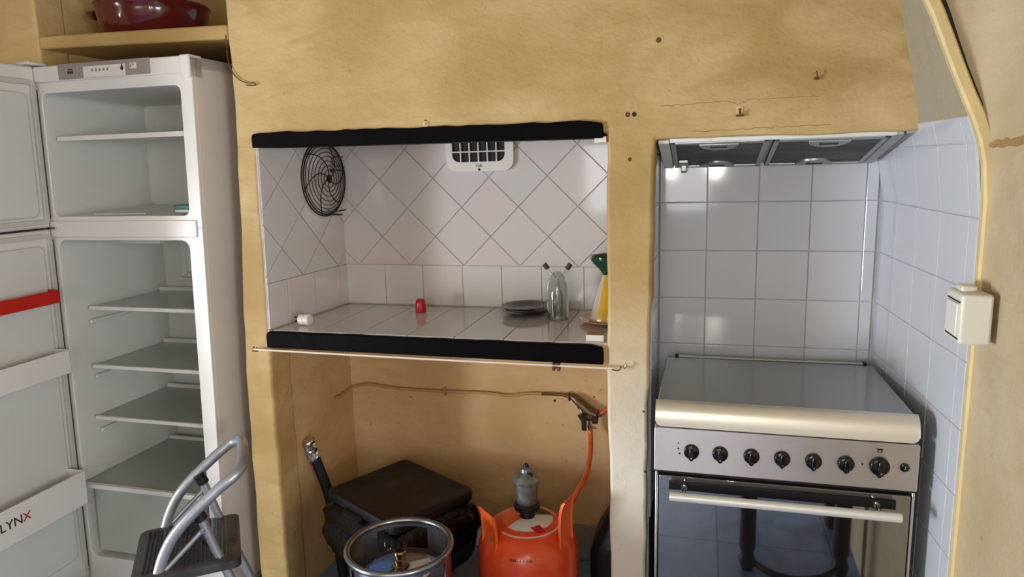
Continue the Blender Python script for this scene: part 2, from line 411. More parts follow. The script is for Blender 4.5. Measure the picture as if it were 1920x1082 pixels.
def grid_tiles(xs, zs, mapf, parent, material, **k):
    for i in range(len(xs)-1):
        for j in range(len(zs)-1):
            tile([(xs[i], zs[j]), (xs[i+1], zs[j]), (xs[i+1], zs[j+1]), (xs[i], zs[j+1])], mapf, parent, material, **k)
def diamond_tiles(x0, z0, p, lim, mapf, parent, material, keyname):
    """square tiles set on their points; a point at (x0,z0), points repeat every p"""
    h = p/2
    for i in range(-14, 15):
        for j in range(-4, 8):
            for o_ in (0, 1):
                cx = x0+p*i+h*o_; cz = z0+h+p*j+h*o_
                d = [(cx-h, cz), (cx, cz-h), (cx+h, cz), (cx, cz+h)]
                full = cx-h > lim[0] and cx+h < lim[1] and cz-h > lim[2] and cz+h < lim[3]
                tile(d if full else clip(d, *lim), mapf, parent, material, key=keyname if full else None)

# ------------------------------------------------------------------ room shell
D = 1.916
def jag(a, b_, n, s=0.0025):
    """points from a towards b_ (b_ left out) with a hand-plastered waver"""
    return [(a[0]+(b_[0]-a[0])*i/n+(random.uniform(-s, s) if i else 0), a[1]+(b_[1]-a[1])*i/n+(random.uniform(-s, s) if i else 0)) for i in range(n)]
keyp = [(-3.1, 0), (-2.10, 0), (-2.10, 2.4), (-1.386, 2.4), (-1.386, 1.70), (-1.412, 1.25), (-1.44, 0.844), (-1.457, 0.1), (-1.457, 0), (-1.352, 0), (-1.349, 0.12),
        (-1.339, 0.99), (-1.323, 1.575), (-0.251, 1.571), (-0.253, 0.984), (-0.244, 0.279), (-0.244, 0),
        (-0.143, 0), (-0.142, 0.29), (-0.140, 0.756), (-0.135, 1.0), (-0.125, 1.549), (0.64, 1.549), (0.64, 2.75), (-3.1, 2.75)]
out = []
for i, a in enumerate(keyp):
    b_ = keyp[(i+1) % len(keyp)]; d = math.dist(a, b_)
    inner = 2 <= i <= 21
    out += jag(a, b_, max(1, int(d/0.06)) if inner else 1)
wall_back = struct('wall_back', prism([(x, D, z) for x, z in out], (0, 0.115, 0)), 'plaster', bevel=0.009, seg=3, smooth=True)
# masonry behind the front face: side walls, backs and tops of the recesses
Y0 = D+0.115
struct('wall_recess_left', box(-3.1, -2.10, Y0-0.001, 2.55, 0, 2.75), 'plaster')
struct('wall_recess_back', box(-2.12, -1.38, 2.42, 2.55, 0, 2.75), 'plaster')
struct('wall_niche_left', join(box(-1.457, -1.362, Y0-0.004, 2.55, 0, 0.93), prism([(-1.44, Y0-0.002, 0.93), (-1.338, Y0-0.002, 0.93), (-1.297, 2.38, 0.93), (-1.297, 2.5, 0.93), (-1.44, 2.5, 0.93)], (0, 0, 0.86))), 'grout')
wnb = struct('wall_niche_back', box(-1.40, -0.14, 2.3645, 2.46, 0.985, 1.80), 'grout')
wnl = bpy.data.objects['wall_niche_left']
wlo = struct('wall_lower_niche_back', box(-1.46, -0.14, 2.46, 2.56, 0, 0.99), 'plaster_in')
wll = struct('wall_lower_niche_left', box(-1.362, -1.355, D+0.09, 2.47, 0, 0.93), 'plaster_in')
obj('base_render', join(box(-1.354, -0.17, 2.450, 2.462, 0, 0.135)), 'base_t', wlo, bevel=0.003)
struct('wall_pillar_side', join(box(-0.175, -0.150, D+0.1, 2.46, 0, 0.93), box(-0.175, -0.150, D+0.1, 2.40, 0.93, 1.8)), 'plaster_in')
struct('ceiling_niche', box(-1.46, -0.13, Y0-0.001, 2.55, 1.74, 1.86), 'plaster')

# alcove behind the stove
wab = struct('wall_alcove_back', box(-0.155, 0.66, 2.2745, 2.46, 0, 1.80), 'grout_d')
wal = struct('wall_alcove_left', box(-0.150, -0.1355, D+0.03, 2.28, 0, 1.80), 'grout_d')
struct('ceiling_alcove', box(-0.15, 0.70, Y0-0.001, 2.55, 1.78, 1.9), 'plaster')
# the right side: a tiled cheek that leans over into a vault, then the room's plain wall
def xw(y, z):
    def tab(t):
        if z <= t[0][0]: return 0.0
        for (a, p), (b1, q) in zip(t, t[1:]):
            if z <= b1: return p+(q-p)*(z-a)/(b1-a)
        return t[-1][1]
    vd = tab(((1.38, 0), (1.44, .004), (1.48, .011), (1.549, .028), (1.70, .055), (1.849, .084), (2.05, .13), (2.3, .2)))
    ve = tab(((1.38, 0), (1.44, .003), (1.48, .009), (1.52, .019), (1.56, .034), (1.60, .052), (1.65, .074), (1.70, .094), (1.75, .114), (1.80, .137), (1.88, .18), (2.05, .29), (2.3, .45)))
    k = min(1, max(0, (D-y)/(D-1.62)))
    return 0.5005+(2.27-y)*0.06-(vd+(ve-vd)*k)
YE = 1.62
ys_ = [2.36, 2.27, 2.1, 1.95, 1.8, 1.7, YE]
zs_ = [0.0, 0.3, 0.6, 0.9, 1.2, 1.38, 1.41, 1.44, 1.48, 1.52, 1.56, 1.6, 1.65, 1.7, 1.76, 1.82, 1.88, 1.95, 2.05, 2.15, 2.3]
def sheet(cols, zs, f, back):
    """grid surface f(col,z) thickened away from the room by the vector back"""
    V = []; F = []; n = len(zs); k = len(cols)
    for s in (0, 1):
        for c in cols:
            for z in zs:
                p = Vector(f(c, z)); V.append(tuple(p+Vector(back)*s))
    for i in range(k-1):
        for j in range(n-1):
            a = i*n+j; F.append((a, a+n, a+n+1, a+1)); a += n*k; F.append((a, a+1, a+n+1, a+n))
    per = [(0, j) for j in range(n)]+[(i, n-1) for i in range(1, k)]+[(k-1, j) for j in range(n-2, -1, -1)]+[(i, 0) for i in range(k-2, 0, -1)]
    idx = [i*n+j for i, j in per]
    for a, b_ in zip(idx, idx[1:]+idx[:1]): F.append((a, b_, b_+n*k, a+n*k))
    return V, F
wra = struct('wall_right_alcove', sheet(ys_, zs_, lambda y, z: (xw(y, z)+0.004, y, z), (0.2, 0, 0)), 'plaster_g')
# plain wall: spandrel above the vault's edge, rounded corner, then along the room
def xb(k, z):
    tt = min(1, max(0, (z-1.44)/0.25))
    pts = [(xw(YE, z)+0.004, YE-0.002), (None, YE-0.004), (0.5435-0.030*tt, YE-0.006-0.004*tt), (0.552-0.016*tt, YE-0.02-0.010*tt), (0.557-0.006*tt, YE-0.05-0.012*tt), (0.560, YE-0.10), (0.566, 1.3), (0.575, 0.8), (0.583, 0.4)]
    x, y = pts[k]
    x1 = xw(YE, z)+0.0045
    if k == 1: x = (x1+0.5435)/2 if x1 < 0.5435-0.03*tt else x1
    if k in (0, 1, 2): y = y-0.0*z
    return (x, y, z)
wr = struct('wall_right', sheet(list(range(9)), [0, 0.4, 0.8, 1.2, 1.38, 1.44, 1.48, 1.52, 1.56, 1.6, 1.65, 1.7, 1.76, 1.82, 1.88, 1.95, 2.05, 2.15, 2.3, 2.75], xb, (0.12, 0.0, 0)), 'plaster_r', angle=75)
# ochre painted band that follows the arch, with the split beside it
bp_ = []
for z in [0.0, 0.3, 0.6, 0.9, 1.08, 1.2, 1.3, 1.4, 1.475, 1.52, 1.56, 1.6, 1.65, 1.7, 1.76, 1.82, 1.88, 1.95, 2.05]:
    v = xw(YE, z)+0.003; bp_.append((v, z))
def wband(z): return 0.024 if z > 1.2 else 0.014+0.006*max(0, z-0.6)
V = []; F = []
for i, (x, z) in enumerate(bp_):
    t = Vector((0, 1)) if i in (0, len(bp_)-1) else (Vector(bp_[i+1])-Vector(bp_[i-1])).normalized()
    n_ = Vector((t.y, -t.x)); wd = wband(z)+random.uniform(-0.001, 0.001)
    for y, q in ((YE+0.002, -0.0008), (YE-0.012, -0.0008), (YE-0.016, 0.004), (YE-0.016, wd-0.004), (YE-0.011, wd), (YE+0.002, wd)):
        V.append((x+n_.x*q, y, z+n_.y*q))
n = len(bp_)
for i in range(n-1):
    for j in range(6):
        a = i*6+j; b_ = i*6+(j+1) % 6; F.append((a, b_, b_+6, a+6))
F += [tuple(range(5, -1, -1)), tuple(range((n-1)*6, n*6))]
obj('painted_band', (V, F), 'plaster_y', wr)
ck = []
for z, wd in ((1.49, 0.0004), (1.53, 0.0016), (1.58, 0.0028), (1.65, 0.0040), (1.70, 0.0048), (1.75, 0.0066), (1.80, 0.009), (1.88, 0.010), (1.98, 0.010)):
    x = xw(YE, z)+0.003; sl = (xw(YE, z-0.02)-xw(YE, z+0.02))/0.04; nx, nz = 1/math.hypot(1, sl), sl/math.hypot(1, sl)
    q = 0.0245; ck.append(((x+nx*q, z+nz*q), (x+nx*(q+wd), z+nz*(q+wd))))
poly = [(a[0], YE-0.0085, a[1]) for a, _ in ck]+[(b_[0], YE-0.0085, b_[1]) for _, b_ in ck[::-1]]
obj('plaster_crack', prism(poly, (0, 0.006, 0)), 'dark', wr)
# torn patch of old paint
def beige_x(y):
    pts = [(xb(k, 1.515)[1], xb(k, 1.515)[0]) for k in (1, 2, 3, 4, 5, 6)]
    for (a, p), (b1, q) in zip(pts, pts[1:]):
        if y >= b1: return p+(q-p)*(y-a)/(b1-a)
    return .566
yl = [1.6075, 1.60, 1.59, 1.578, 1.565, 1.55, 1.53, 1.50, 1.46]
tz = [(1.506, 1.510), (1.503, 1.515), (1.506, 1.519), (1.502, 1.516), (1.505, 1.521), (1.506, 1.518), (1.504, 1.521), (1.508, 1.523), (1.508, 1.524)]
V = []; F = []
for y, (a, b1) in zip(yl, tz):
    for dx in (-0.0016, 0.005): V += [(beige_x(y)+dx, y-(0.0012 if y > 1.58 and dx < 0 else 0), a), (beige_x(y)+dx, y-(0.0012 if y > 1.58 and dx < 0 else 0), b1)]
for i in range(len(yl)-1):
    q = i*4; F += [(q, q+1, q+5, q+4), (q+1, q+3, q+7, q+5), (q+3, q+2, q+6, q+7), (q+2, q, q+4, q+6)]
F += [(0, 2, 3, 1), (len(V)-4, len(V)-3, len(V)-1, len(V)-2)]
obj('torn_patch', (V, F), mat('bare_brown_plaster', (160, 128, 78), 0.8, var=0.6, scale=60, bump=0.4), wr)

struct('floor', box(-3.2, 2.6, -2.85, 2.56, -0.08, 0.0), 'floor')
struct('ceiling', box(-3.2, 2.6, -2.85, 2.56, 2.75, 2.85), 'ceil')
struct('wall_left', join(box(-3.6, -3.06, 0.28, 2.56, -0.08, 2.85), box(-3.6, -3.06, -2.85, -0.78, -0.08, 2.85), box(-3.6, -3.06, -0.78, 0.28, 2.05, 2.85), box(-3.6, -3.06, -0.78, 0.28, -0.08, 0.0)), 'plaster_r')  # unseen wall, made thick so its reveal keeps doorway light off the upper left
struct('wall_rear', join(box(-3.2, -1.25, -2.85, -2.75, 0, 2.75), box(0.15, 2.6, -2.85, -2.75, 0, 2.75), box(-1.25, 0.15, -2.85, -2.75, 0, 0.95), box(-1.25, 0.15, -2.85, -2.75, 2.15, 2.75)), 'white_wall')
struct('wall_side_room', join(box(0.58, 2.6, 0.40, 0.52, 0, 2.75), box(2.5, 2.6, -0.75, 0.45, 0, 2.75), box(2.5, 2.6, -2.85, -1.95, 0, 2.75), box(2.5, 2.6, -1.95, -0.75, 0, 0.75), box(2.5, 2.6, -1.95, -0.75, 1.95, 2.75)), 'white_wall')
struct('added_window_2', join(box(2.48, 2.53, -1.98, -1.93, 0.72, 1.98), box(2.48, 2.53, -0.78, -0.73, 0.72, 1.98), box(2.48, 2.53, -1.98, -0.73, 0.70, 0.75), box(2.48, 2.53, -1.98, -0.73, 1.95, 2.0)), 'wood_d')  # unseen window frame, added to go with the side fill
dfr = struct('door_1', join(box(-3.07, -3.0, 0.28, 0.34, 0, 2.11), box(-3.07, -3.0, -0.84, -0.78, 0, 2.11), box(-3.07, -3.0, -0.84, 0.34, 2.05, 2.11)), 'wood_d')
struct('added_window_1', join(box(-1.25, -1.20, -2.8, -2.74, 0.95, 2.15), box(0.10, 0.15, -2.8, -2.74, 0.95, 2.15), box(-1.2, 0.1, -2.8, -2.74, 0.95, 1.0), box(-1.2, 0.1, -2.8, -2.74, 2.1, 2.15)), 'wood_d')  # unseen window frame, added to go with the rear fill

def seam(x0, x1, z0, z1, n=26, s_=0.0014): return [(x0+(x1-x0)*i/n, D, z0+(z1-z0)*i/n+random.uniform(-s_, s_)) for i in range(n+1)]
M['seam'] = mat('dull_ochre_seam', (150, 120, 70), 0.8)
pt = seam(-0.112, 0.055, 1.633, 1.6385)+[(0.068, D, 1.634), (0.080, D, 1.629), (0.092, D, 1.634), (0.104, D, 1.639)]+seam(0.118, 0.272, 1.6395, 1.6405)
obj('plaster_seam', tube([(p[0], D+0.0002, p[2]) for p in pt], 0.0009, 5), 'seam', wall_back)
pt = seam(-0.03, 0.30, 1.5655, 1.5715, s_=0.0018)
obj('hairline_crack', tube([(p[0], D, p[2]) for p in pt], 0.0009, 5), 'seam', wall_back)
# small marks in the plaster (parts of the wall)
def hole(x, z, r, name='screw_hole', y=D, mt='dark', par=None):
    return obj(name, lathe([(r*1.25, 0.0006), (r, 0.0012), (r*0.75, 0.0004), (r*0.3, 0.0002)], (x, y+0.0002, z), 10, 'y'), mt, par or wall_back)
hole(-0.196, 1.616, 0.0055, mt='rust'); hole(-0.179, 1.616, 0.005); hole(-0.190, 1.500, 0.0045, mt='rust'); hole(-0.118, 1.798, 0.0055, mt='rust')
hole(-0.765, 1.622, 0.004, mt='rust')
for (x, z, s) in ((-1.398, 0.9335, .003), (-0.145, 0.62, .003), (-0.150, 0.80, .0025)): hole(x, z, s, mt='rust')

# --------- tiles of the niche
def m_nb(s, t, h): return (s, 2.3645-h, t)
diamond_tiles(-1.029, 1.1425, 0.2072, (-1.290, -0.175, 1.1425, 1.738), m_nb, wnb, 'tile', 'diamond_back')
grid_tiles([-1.290, -1.132, -0.982, -0.829, -0.683, -0.538, -0.389, -0.24, -0.176], [0.994, 1.1425], m_nb, wnb, 'tile')
LA = Vector((-1.3375, D+0.002, 0)); LB = Vector((-1.2905, 2.362, 0)); LU = (LB-LA).normalized(); LN = Vector((LU.y, -LU.x, 0)); LL = (LB-LA).length
LA2 = LA
def m_nl(s, t, h):
    k = s/LL; A = Vector((-1.3365+0.0262*(t-0.99), D+0.002, 0)); p = A+(LB-A)*k+LN*h; return (p.x, p.y, t)
# the cheek's own bed
V = []
for h in (0.0, -0.012):
    for t in (0.985, 1.735):
        for q in (0.0, LL): V.append(m_nl(q, t, h))
obj('tile_bed', (V, [(0, 1, 3, 2), (4, 6, 7, 5), (0, 4, 5, 1), (2, 3, 7, 6), (0, 2, 6, 4), (1, 5, 7, 3)]), 'grout', wnl)
diamond_tiles(0.188, 1.1425, 0.2072, (0.0, LL+0.001, 1.1425, 1.738), m_nl, wnl, 'tile', 'diamond_left')
grid_tiles([0, 0.10, 0.25, 0.40, LL+0.001], [0.994, 1.1425], m_nl, wnl, 'tile')
# --------- tiles of the stove alcove
ZR = [0.0, 0.158, 0.309, 0.46, 0.610, 0.760, 0.910, 1.061, 1.2125, 1.363, 1.5135, 1.62]
def m_ab(s, t, h): return (s, 2.2745-h, t)
grid_tiles([-0.131, 0.012, 0.1625, 0.311, 0.4605, 0.494], ZR[3:], m_ab, wab, 'tile_b', gap=0.0013)
def m_al(s, t, h): return (-0.1355+h, s, t)
grid_tiles([D+0.037, 2.122, 2.268], ZR[3:], m_al, wal, 'tile_b', gap=0.0013)
obj('tile_bed', sheet([2.27, 2.1, 1.95, 1.8, 1.7, 1.6225], [0.0, 0.6, 1.2, 1.38, 1.41, 1.44, 1.48, 1.52, 1.5665], lambda y, z: (xw(y, z)+0.0031, y, z), (0.004, 0, 0)), 'grout_d', wra)
def m_ra(s, t, h):
    y = 2.27-s; return (xw(y, t)+0.004-h, y, t)
zrr = ZR[2:-1]+[1.567]
grid_tiles([0.002, 0.151, 0.302, 0.453, 0.604, 0.648], zrr, m_ra, wra, 'tile_b', gap=0.0013)

# ------------------------------------------------------------------ black painted lintel strip and counter
def wavy_bar(x0, x1, z0a, z0b, z1a, z1b, y0, y1, n=34, s=0.0022):
    top = [(x0+(x1-x0)*i/n, z1a+(z1b-z1a)*i/n+random.uniform(-s, s)) for i in range(n+1)]
    bot = [(x0+(x1-x0)*i/n, z0a+(z0b-z0a)*i/n+random.uniform(-s, s)*0.25) for i in range(n+1)]
    top[0] = (x0, z1a-0.012); top.insert(1, (x0+0.006, z1a-0.002)); top[-1] = (x1-0.003, z1b-0.006); top.append((x1, z1b-0.022))
    poly = [(x, y0, z) for x, z in top]+[(x, y0, z) for x, z in bot[::-1]]
    return prism(poly, (0, y1-y0, 0))
tag(obj('lintel_strip', wavy_bar(-1.330, -0.260, 1.5650, 1.5580, 1.6095, 1.6035, D-0.011, D+0.10), 'black_paint', bevel=0.003), 'black-painted lintel strip along the top edge of the tiled niche', 'lintel')
ct = thing('countertop', 'niche countertop of white tiles with a black painted front edge', 'countertop', (-0.76, 2.15, 0.935))
obj('slab', box(-1.345, -0.17, D+0.004, 2.455, 0.936, 0.986), 'plaster_in', ct)
obj('front_edge', wavy_bar(-1.340, -0.262, 0.9375, 0.9335, 0.9905, 0.9885, D-0.013, D+0.006, s=0.0012), 'black_paint', ct, bevel=0.003)
def m_ct(s, t, h): return (s, t, 0.986+h)
xj = [-1.338, -1.170, -1.017, -0.863, -0.710, -0.5575, -0.405, -0.252, -0.176]
for i in range(len(xj)-1):
    x0, x1 = xj[i], xj[i+1]
    if i == 0: poly = [(x0+0.014, D+0.006), (x1, D+0.006), (x1, 2.358), (-1.285, 2.358)]
    elif i == len(xj)-2: poly = [(x0, D+0.118), (x1, D+0.118), (x1, 2.358), (x0, 2.358)]
    else: poly = [(x0, D+0.006), (x1, D+0.006), (x1, 2.358), (x0, 2.358)]
    tile(poly, m_ct, ct, 'tile', thick=0.006, tilt=0.05, gap=0.0014)

# ------------------------------------------------------------------ masonry shelf above the fridge and the clay dish
o = obj('masonry_shelf', prism([(-2.099, D+0.002, 1.906), (-1.388, D+0.002, 1.889), (-1.388, D+0.002, 1.931), (-2.099, D+0.002, 1.947)], (0, 0.50, 0)), 'plaster_s', bevel=0.006)
tag(o, 'thick yellow plastered shelf built across the recess above the fridge', 'shelf')
bw = thing('clay_dish', 'dark red glazed clay cooking dish on the shelf above the fridge', 'dish', (-1.825, 2.13, 1.950))
prof = [(0.135, 0.0), (0.150, 0.006), (0.164, 0.035), (0.175, 0.075), (0.178, 0.098), (0.184, 0.104), (0.181, 0.110), (0.172, 0.106), (0.166, 0.080), (0.150, 0.035), (0.13, 0.014), (0.01, 0.012)]
obj('dish_body', lathe(prof, (-1.825, 2.13, 1.945), 48), 'clay', bw)
for a in (196,):
    c, s = math.cos(R_(a)), math.sin(R_(a)); cx, cy = -1.825+0.178*c, 2.13+0.178*s
    pts = [(cx-s*q+c*e, cy+c*q+s*e, 1.945+0.082+dz) for q, e, dz in ((-0.045, -0.004, 0.0), (-0.03, 0.022, 0.004), (0, 0.032, 0.006), (0.03, 0.022, 0.004), (0.045, -0.004, 0.0))]
    obj('lug_handle', tube(pts, 0.012, 10, k=4), 'clay', bw)

# ------------------------------------------------------------------ refrigerator (sheared sideways with height to match its edges in the image)
fxs = lambda x, y, z: (x-0.041*(1.84-z), y, z)
FY = 1.85
fr = thing('refrigerator', 'tall white fridge-freezer standing open in the left recess', 'refrigerator', (-1.80, 2.05, 0))
xl, xr = -2.070, -1.472
def fobj(name, vf, mt, par=fr, **k): return obj(name, vf, mt, par, fx=fxs, **k)
fo = [(xl, 1.293), (xr, 1.293), (xr, 1.782), (xl, 1.782)]
hi_f = rrect(-2.040, -1.516, 1.366, 1.757, 0.022)
lo_o = [(xl, 0.05), (xr, 0.05), (xr, 1.3275), (xl, 1.3275)]
hi_o = [(xl, 1.3275), (xr, 1.3275), (xr, 1.795), (xl, 1.795)]
lo_h = rrect(-2.038, -1.524, 0.145, 1.288, 0.03)
cabinet = fobj('cabinet', join(box(xl, xl+0.02, FY+0.012, 2.40, 0.05, 1.84), box(xr-0.02, xr, FY+0.012, 2.40, 0.05, 1.838), box(xl, xr, FY+0.012, 2.40, 1.80, 1.838), box(xl, xr, 2.38, 2.40, 0.05, 1.83), box(xl+0.03, xr-0.03, FY+0.06, 2.36, 0.0, 0.055)), 'enamel_side', bevel=0.004)
fobj('face_frame', join(frame(hi_o, hi_f, FY, FY+0.014), frame(lo_o, lo_h, FY, FY+0.014)), 'white_enamel', bevel=0.002)
fobj('top_fascia', join(box(xl, xr, FY-0.006, FY+0.02, 1.789, 1.8395), box(xr-0.036, xr, FY-0.008, FY+0.05, 1.775, 1.842)), 'white_enamel', bevel=0.004)
for z0, z1 in ((0.10, 1.29), (1.36, 1.77)): fobj('hinge_gap_shade', box(xl+0.008, xl+0.016, FY-0.0012, FY+0.003, z0, z1), 'gap_shade')  # dark strips standing in for shade between doors and cabinet
fobj('mullion_panel', box(-2.06, -1.49, FY-0.005, FY+0.001, 1.298, 1.352), 'white_enamel', bevel=0.003)
def liner(loop, y0, y1, dr):
    n = len(loop); cx = sum(p[0] for p in loop)/n; cz = sum(p[1] for p in loop)/n
    V = [(x, y0, z) for x, z in loop]+[(x+(cx-x)*dr[0]/abs(cx-loop[0][0]+1e-6)*1, y1, z+(cz-z)*dr[1]) for x, z in loop]
    V = [(x, y0, z) for x, z in loop]+[(cx+(x-cx)*(1-dr[0]), y1, cz+(z-cz)*(1-dr[1])) for x, z in loop]
    F = [(i, (i+1) % n, n+(i+1) % n, n+i) for i in range(n)]+[tuple(range(n, 2*n))]
    return V, F
fobj('freezer_liner', liner(hi_f, FY+0.012, 2.26, (0.07, 0.07)), 'liner', recalc=False)
fl = fobj('fridge_liner', liner(lo_h, FY+0.012, 2.30, (0.07, 0.02)), 'liner', recalc=False)
fobj('cool_air_duct', join(box(-1.90, -1.68, 2.24, 2.29, 1.10, 1.25), box(-1.86, -1.72, 2.225, 2.245, 1.12, 1.235)), 'liner', bevel=0.008)
fobj('ceiling_light_cover', join(box(-1.86, -1.70, 1.92, 2.02, 1.268, 1.287)), 'clear_pl', bevel=0.005)
for k, z in enumerate((1.00, 0.80, 0.60)):       # little moulded shelf runners on both liner walls
    for s_ in (-1, 1):
        xx = -2.028 if s_ < 0 else -1.534
        fobj('shelf_runner', box(min(xx, xx-0.012*s_), max(xx, xx-0.012*s_), 1.93, 2.2, z-0.012, z), 'liner', bevel=0.003)
fobj('freezer_shelf', join(box(-2.025, -1.530, 1.875, 1.885, 1.608, 1.624), box(-2.02, -1.535, 1.885, 2.24, 1.612, 1.617)), 'white_enamel', bevel=0.002)
fobj('freezer_drain_strip', box(-1.90, -1.70, 1.872, 1.876, 1.370, 1.374), 'gasket')
# glass shelves with a pale front trim
for (z0, yf) in ((1.046, 1.935), (0.838, 1.925), (0.652, 1.915)):
    s_ = fobj('glass_shelf', box(-2.018, -1.538, yf, 2.262, z0-0.005, z0), 'clear')
    fobj('shelf_trim', box(-2.02, -1.536, yf-0.008, yf+0.004, z0-0.009, z0+0.004), 'white_enamel', s_, bevel=0.0015)
    fobj('rear_upstand', box(-2.016, -1.54, 2.255, 2.265, z0-0.006, z0+0.014), 'white_enamel', s_, bevel=0.0015)
s_ = fobj('glass_shelf', box(-2.022, -1.536, 1.835, 2.255, 0.428, 0.434), 'clear')
fobj('shelf_trim', box(-2.026, -1.534, 1.822, 1.838, 0.424, 0.440), 'white_enamel', s_, bevel=0.0015)
fobj('rear_upstand', box(-2.02, -1.54, 2.25, 2.262, 0.428, 0.446), 'white_enamel', s_, bevel=0.0015)
dr = fobj('crisper_drawer', join(box(-2.008, -1.552, 1.862, 1.866, 0.165, 0.412), box(-2.008, -2.004, 1.866, 2.22, 0.165, 0.40), box(-1.556, -1.552, 1.866, 2.22, 0.165, 0.40), box(-2.008, -1.552, 2.216, 2.22, 0.165, 0.40), box(-2.008, -1.552, 1.866, 2.22, 0.165, 0.169)), 'clear_pl', bevel=0.0015)
fobj('drawer_divider', join(box(-1.83, -1.826, 1.87, 2.21, 0.17, 0.33), box(-1.826, -1.56, 1.99, 1.994, 0.17, 0.33)), 'clear_pl', dr)
# control panel
cp = fobj('control_panel', box(-1.955, -1.612, FY-0.0095, FY-0.004, 1.794, 1.8405), 'greypanel', bevel=0.001)
fobj('control_insert', box(-1.856, -1.700, FY-0.0115, FY-0.009, 1.794, 1.828), 'white_enamel', cp, bevel=0.0006)
for i in range(5): fobj('indicator_mark', box(-1.825+0.0145*i, -1.818+0.0145*i, FY-0.0122, FY-0.011, 1.811, 1.819), 'greypanel', cp)
fobj('dial_mark', prism([(-1.716, FY-0.0122, 1.814), (-1.710, FY-0.0122, 1.807), (-1.704, FY-0.0122, 1.814), (-1.7095, FY-0.0122, 1.829)], (0, 0.001, 0)), 'dblack', cp)
fobj('panel_emblem', join(box(-1.918, -1.911, FY-0.0105, FY-0.009, 1.810, 1.817), box(-1.909, -1.897, FY-0.0105, FY-0.009, 1.810, 1.817), box(-1.916, -1.898, FY-0.0105, FY-0.009, 1.820, 1.823)), 'ink', cp)
fobj('energy_sticker', box(-1.682, -1.658, FY-0.0105, FY-0.009, 1.812, 1.829), 'paper', cp, bevel=0.0005)
fobj('energy_mark', join(box(-1.679, -1.676, FY-0.0112, FY-0.0103, 1.815, 1.826), box(-1.673, -1.667, FY-0.0112, FY-0.0103, 1.821, 1.826)), 'greypanel', cp)
# doors, hinged on the left and opened towards the room
def door(name, z0, z1, ys, bins):
    pass
xf = -2.052     # plane of the doors' inner face
def leaf(name, z0, z1, zi0, zi1):
    ya, yb = 1.24, 1.843
    lf = fobj(name, box(xf-0.06, xf, ya, yb, z0, z1), 'white_enamel', bevel=0.008)
    def ring(y0, y1, za, zb, t, xa, xb_, mt, nm, r=0.02):
        o_ = rrect(y0, y1, za, zb, r); i_ = rrect(y0+t, y1-t, za+t, zb-t, max(r-t, 0.004))
        v, f = frame(o_, i_, 0, 1); v = [(xa+(xb_-xa)*p[1], p[0], p[2]) for p in v]
        return fobj(nm, (v, f), mt, lf, bevel=0.0015)
    ring(ya+0.01, yb-0.008, z0+0.012, z1-0.044 if z1 > 1.5 else z1-0.012, 0.016, xf-0.001, xf+0.010, 'gasket', 'door_gasket')
    v, f = prism([(xf, y, z) for y, z in rrect(ya+0.05, yb-0.045, zi0, zi1, 0.022)], (0.016, 0, 0))
    fobj('inner_panel', (v, f), 'liner', lf, bevel=0.006, seg=3)
    return lf
ld = leaf('freezer_door', 1.331, 1.842, 1.368, 1.757)
fobj('hinge_cover', box(-2.085, -2.035, 1.81, 1.875, 1.8425, 1.852), 'white_enamel', ld, bevel=0.003)
fobj('door_groove', box(xf-0.001, xf+0.0015, 1.25, 1.835, 1.790, 1.794), 'gasket', ld)
rd = leaf('fridge_door', 0.055, 1.326, 0.165, 1.275)
fobj('door_gap_shade', box(xf-0.052, xf-0.006, 1.25, 1.835, 1.322, 1.3295), 'dblack', rd)  # dark strip standing in for the shade between the two doors
fobj('middle_hinge', join(box(-2.07, -2.03, 1.838, 1.862, 1.3245, 1.3325)), 'chrome', rd, bevel=0.001)
def bin_(z0, z1, d, mt, depth=0.085, name='door_bin'):
    x0, x1 = xf+0.012, xf+depth; y0, y1 = 1.27, 1.795
    return fobj(name, join(box(x1-0.004, x1, y0, y1, z0, z1), box(x0, x1, y0, y0+0.004, z0, z1), box(x0, x1, y1-0.004, y1, z0, z1), box(x0, x1-0.004, y0, y1, z0, z0+0.004)), mt, rd, bevel=0.0015)
bin_(1.090, 1.133, 0, 'red_pl', 0.060, 'red_door_bin')['label'] = 'red translucent rail of the top door shelf'
bin_(0.852, 0.932, 0, 'white_enamel', 0.075)
b3 = bin_(0.385, 0.505, 0, 'white_enamel', 0.085)
def sh(z): return -0.041*(1.84-z)
tx = xf+0.0856+sh(0.452)
text_mesh('brand_lettering', 'LYN', 0.041, 'dblack', b3, (tx, 1.519, 0.452), (0, 1, 0), (-0.041, 0, -1) if False else (0.041, 0, 1))
text_mesh('brand_lettering', 'X', 0.041, 'redprint', b3, (tx, 1.571, 0.452), (0, 1, 0), (0.041, 0, 1))
# ice tray left in the freezer
it = thing('ice_tray', 'small teal lidded tray left on the freezer floor', 'tray', (-1.565, 1.90, 1.371))
fx2 = lambda x, y, z: (x-0.041*(1.84-z), y, z)
obj('tray_base', box(-1.590, -1.525, 1.875, 1.95, 1.373, 1.384), 'clear_pl', it, bevel=0.002, fx=fx2)
obj('tray_lid', box(-1.592, -1.523, 1.873, 1.952, 1.3845, 1.397), 'teal', it, bevel=0.002, fx=fx2)

# ------------------------------------------------------------------ stove
st = thing('stove', 'freestanding gas stove with closed grey lid and steel control panel', 'stove', (0.195, 1.95, 0))
sx0, sx1 = -0.105, 0.493
obj('body', join(box(sx0+0.004, sx1-0.004, 1.745, 2.235, 0.06, 0.855), box(sx0+0.03, sx1-0.03, 1.80, 2.20, 0.0, 0.065)), 'black_pl', st, bevel=0.004)
for x in (sx0, sx1-0.007): obj('side_trim', box(x, x+0.007, 1.722, 1.76, 0.10, 0.713), 'alu', st, bevel=0.002)
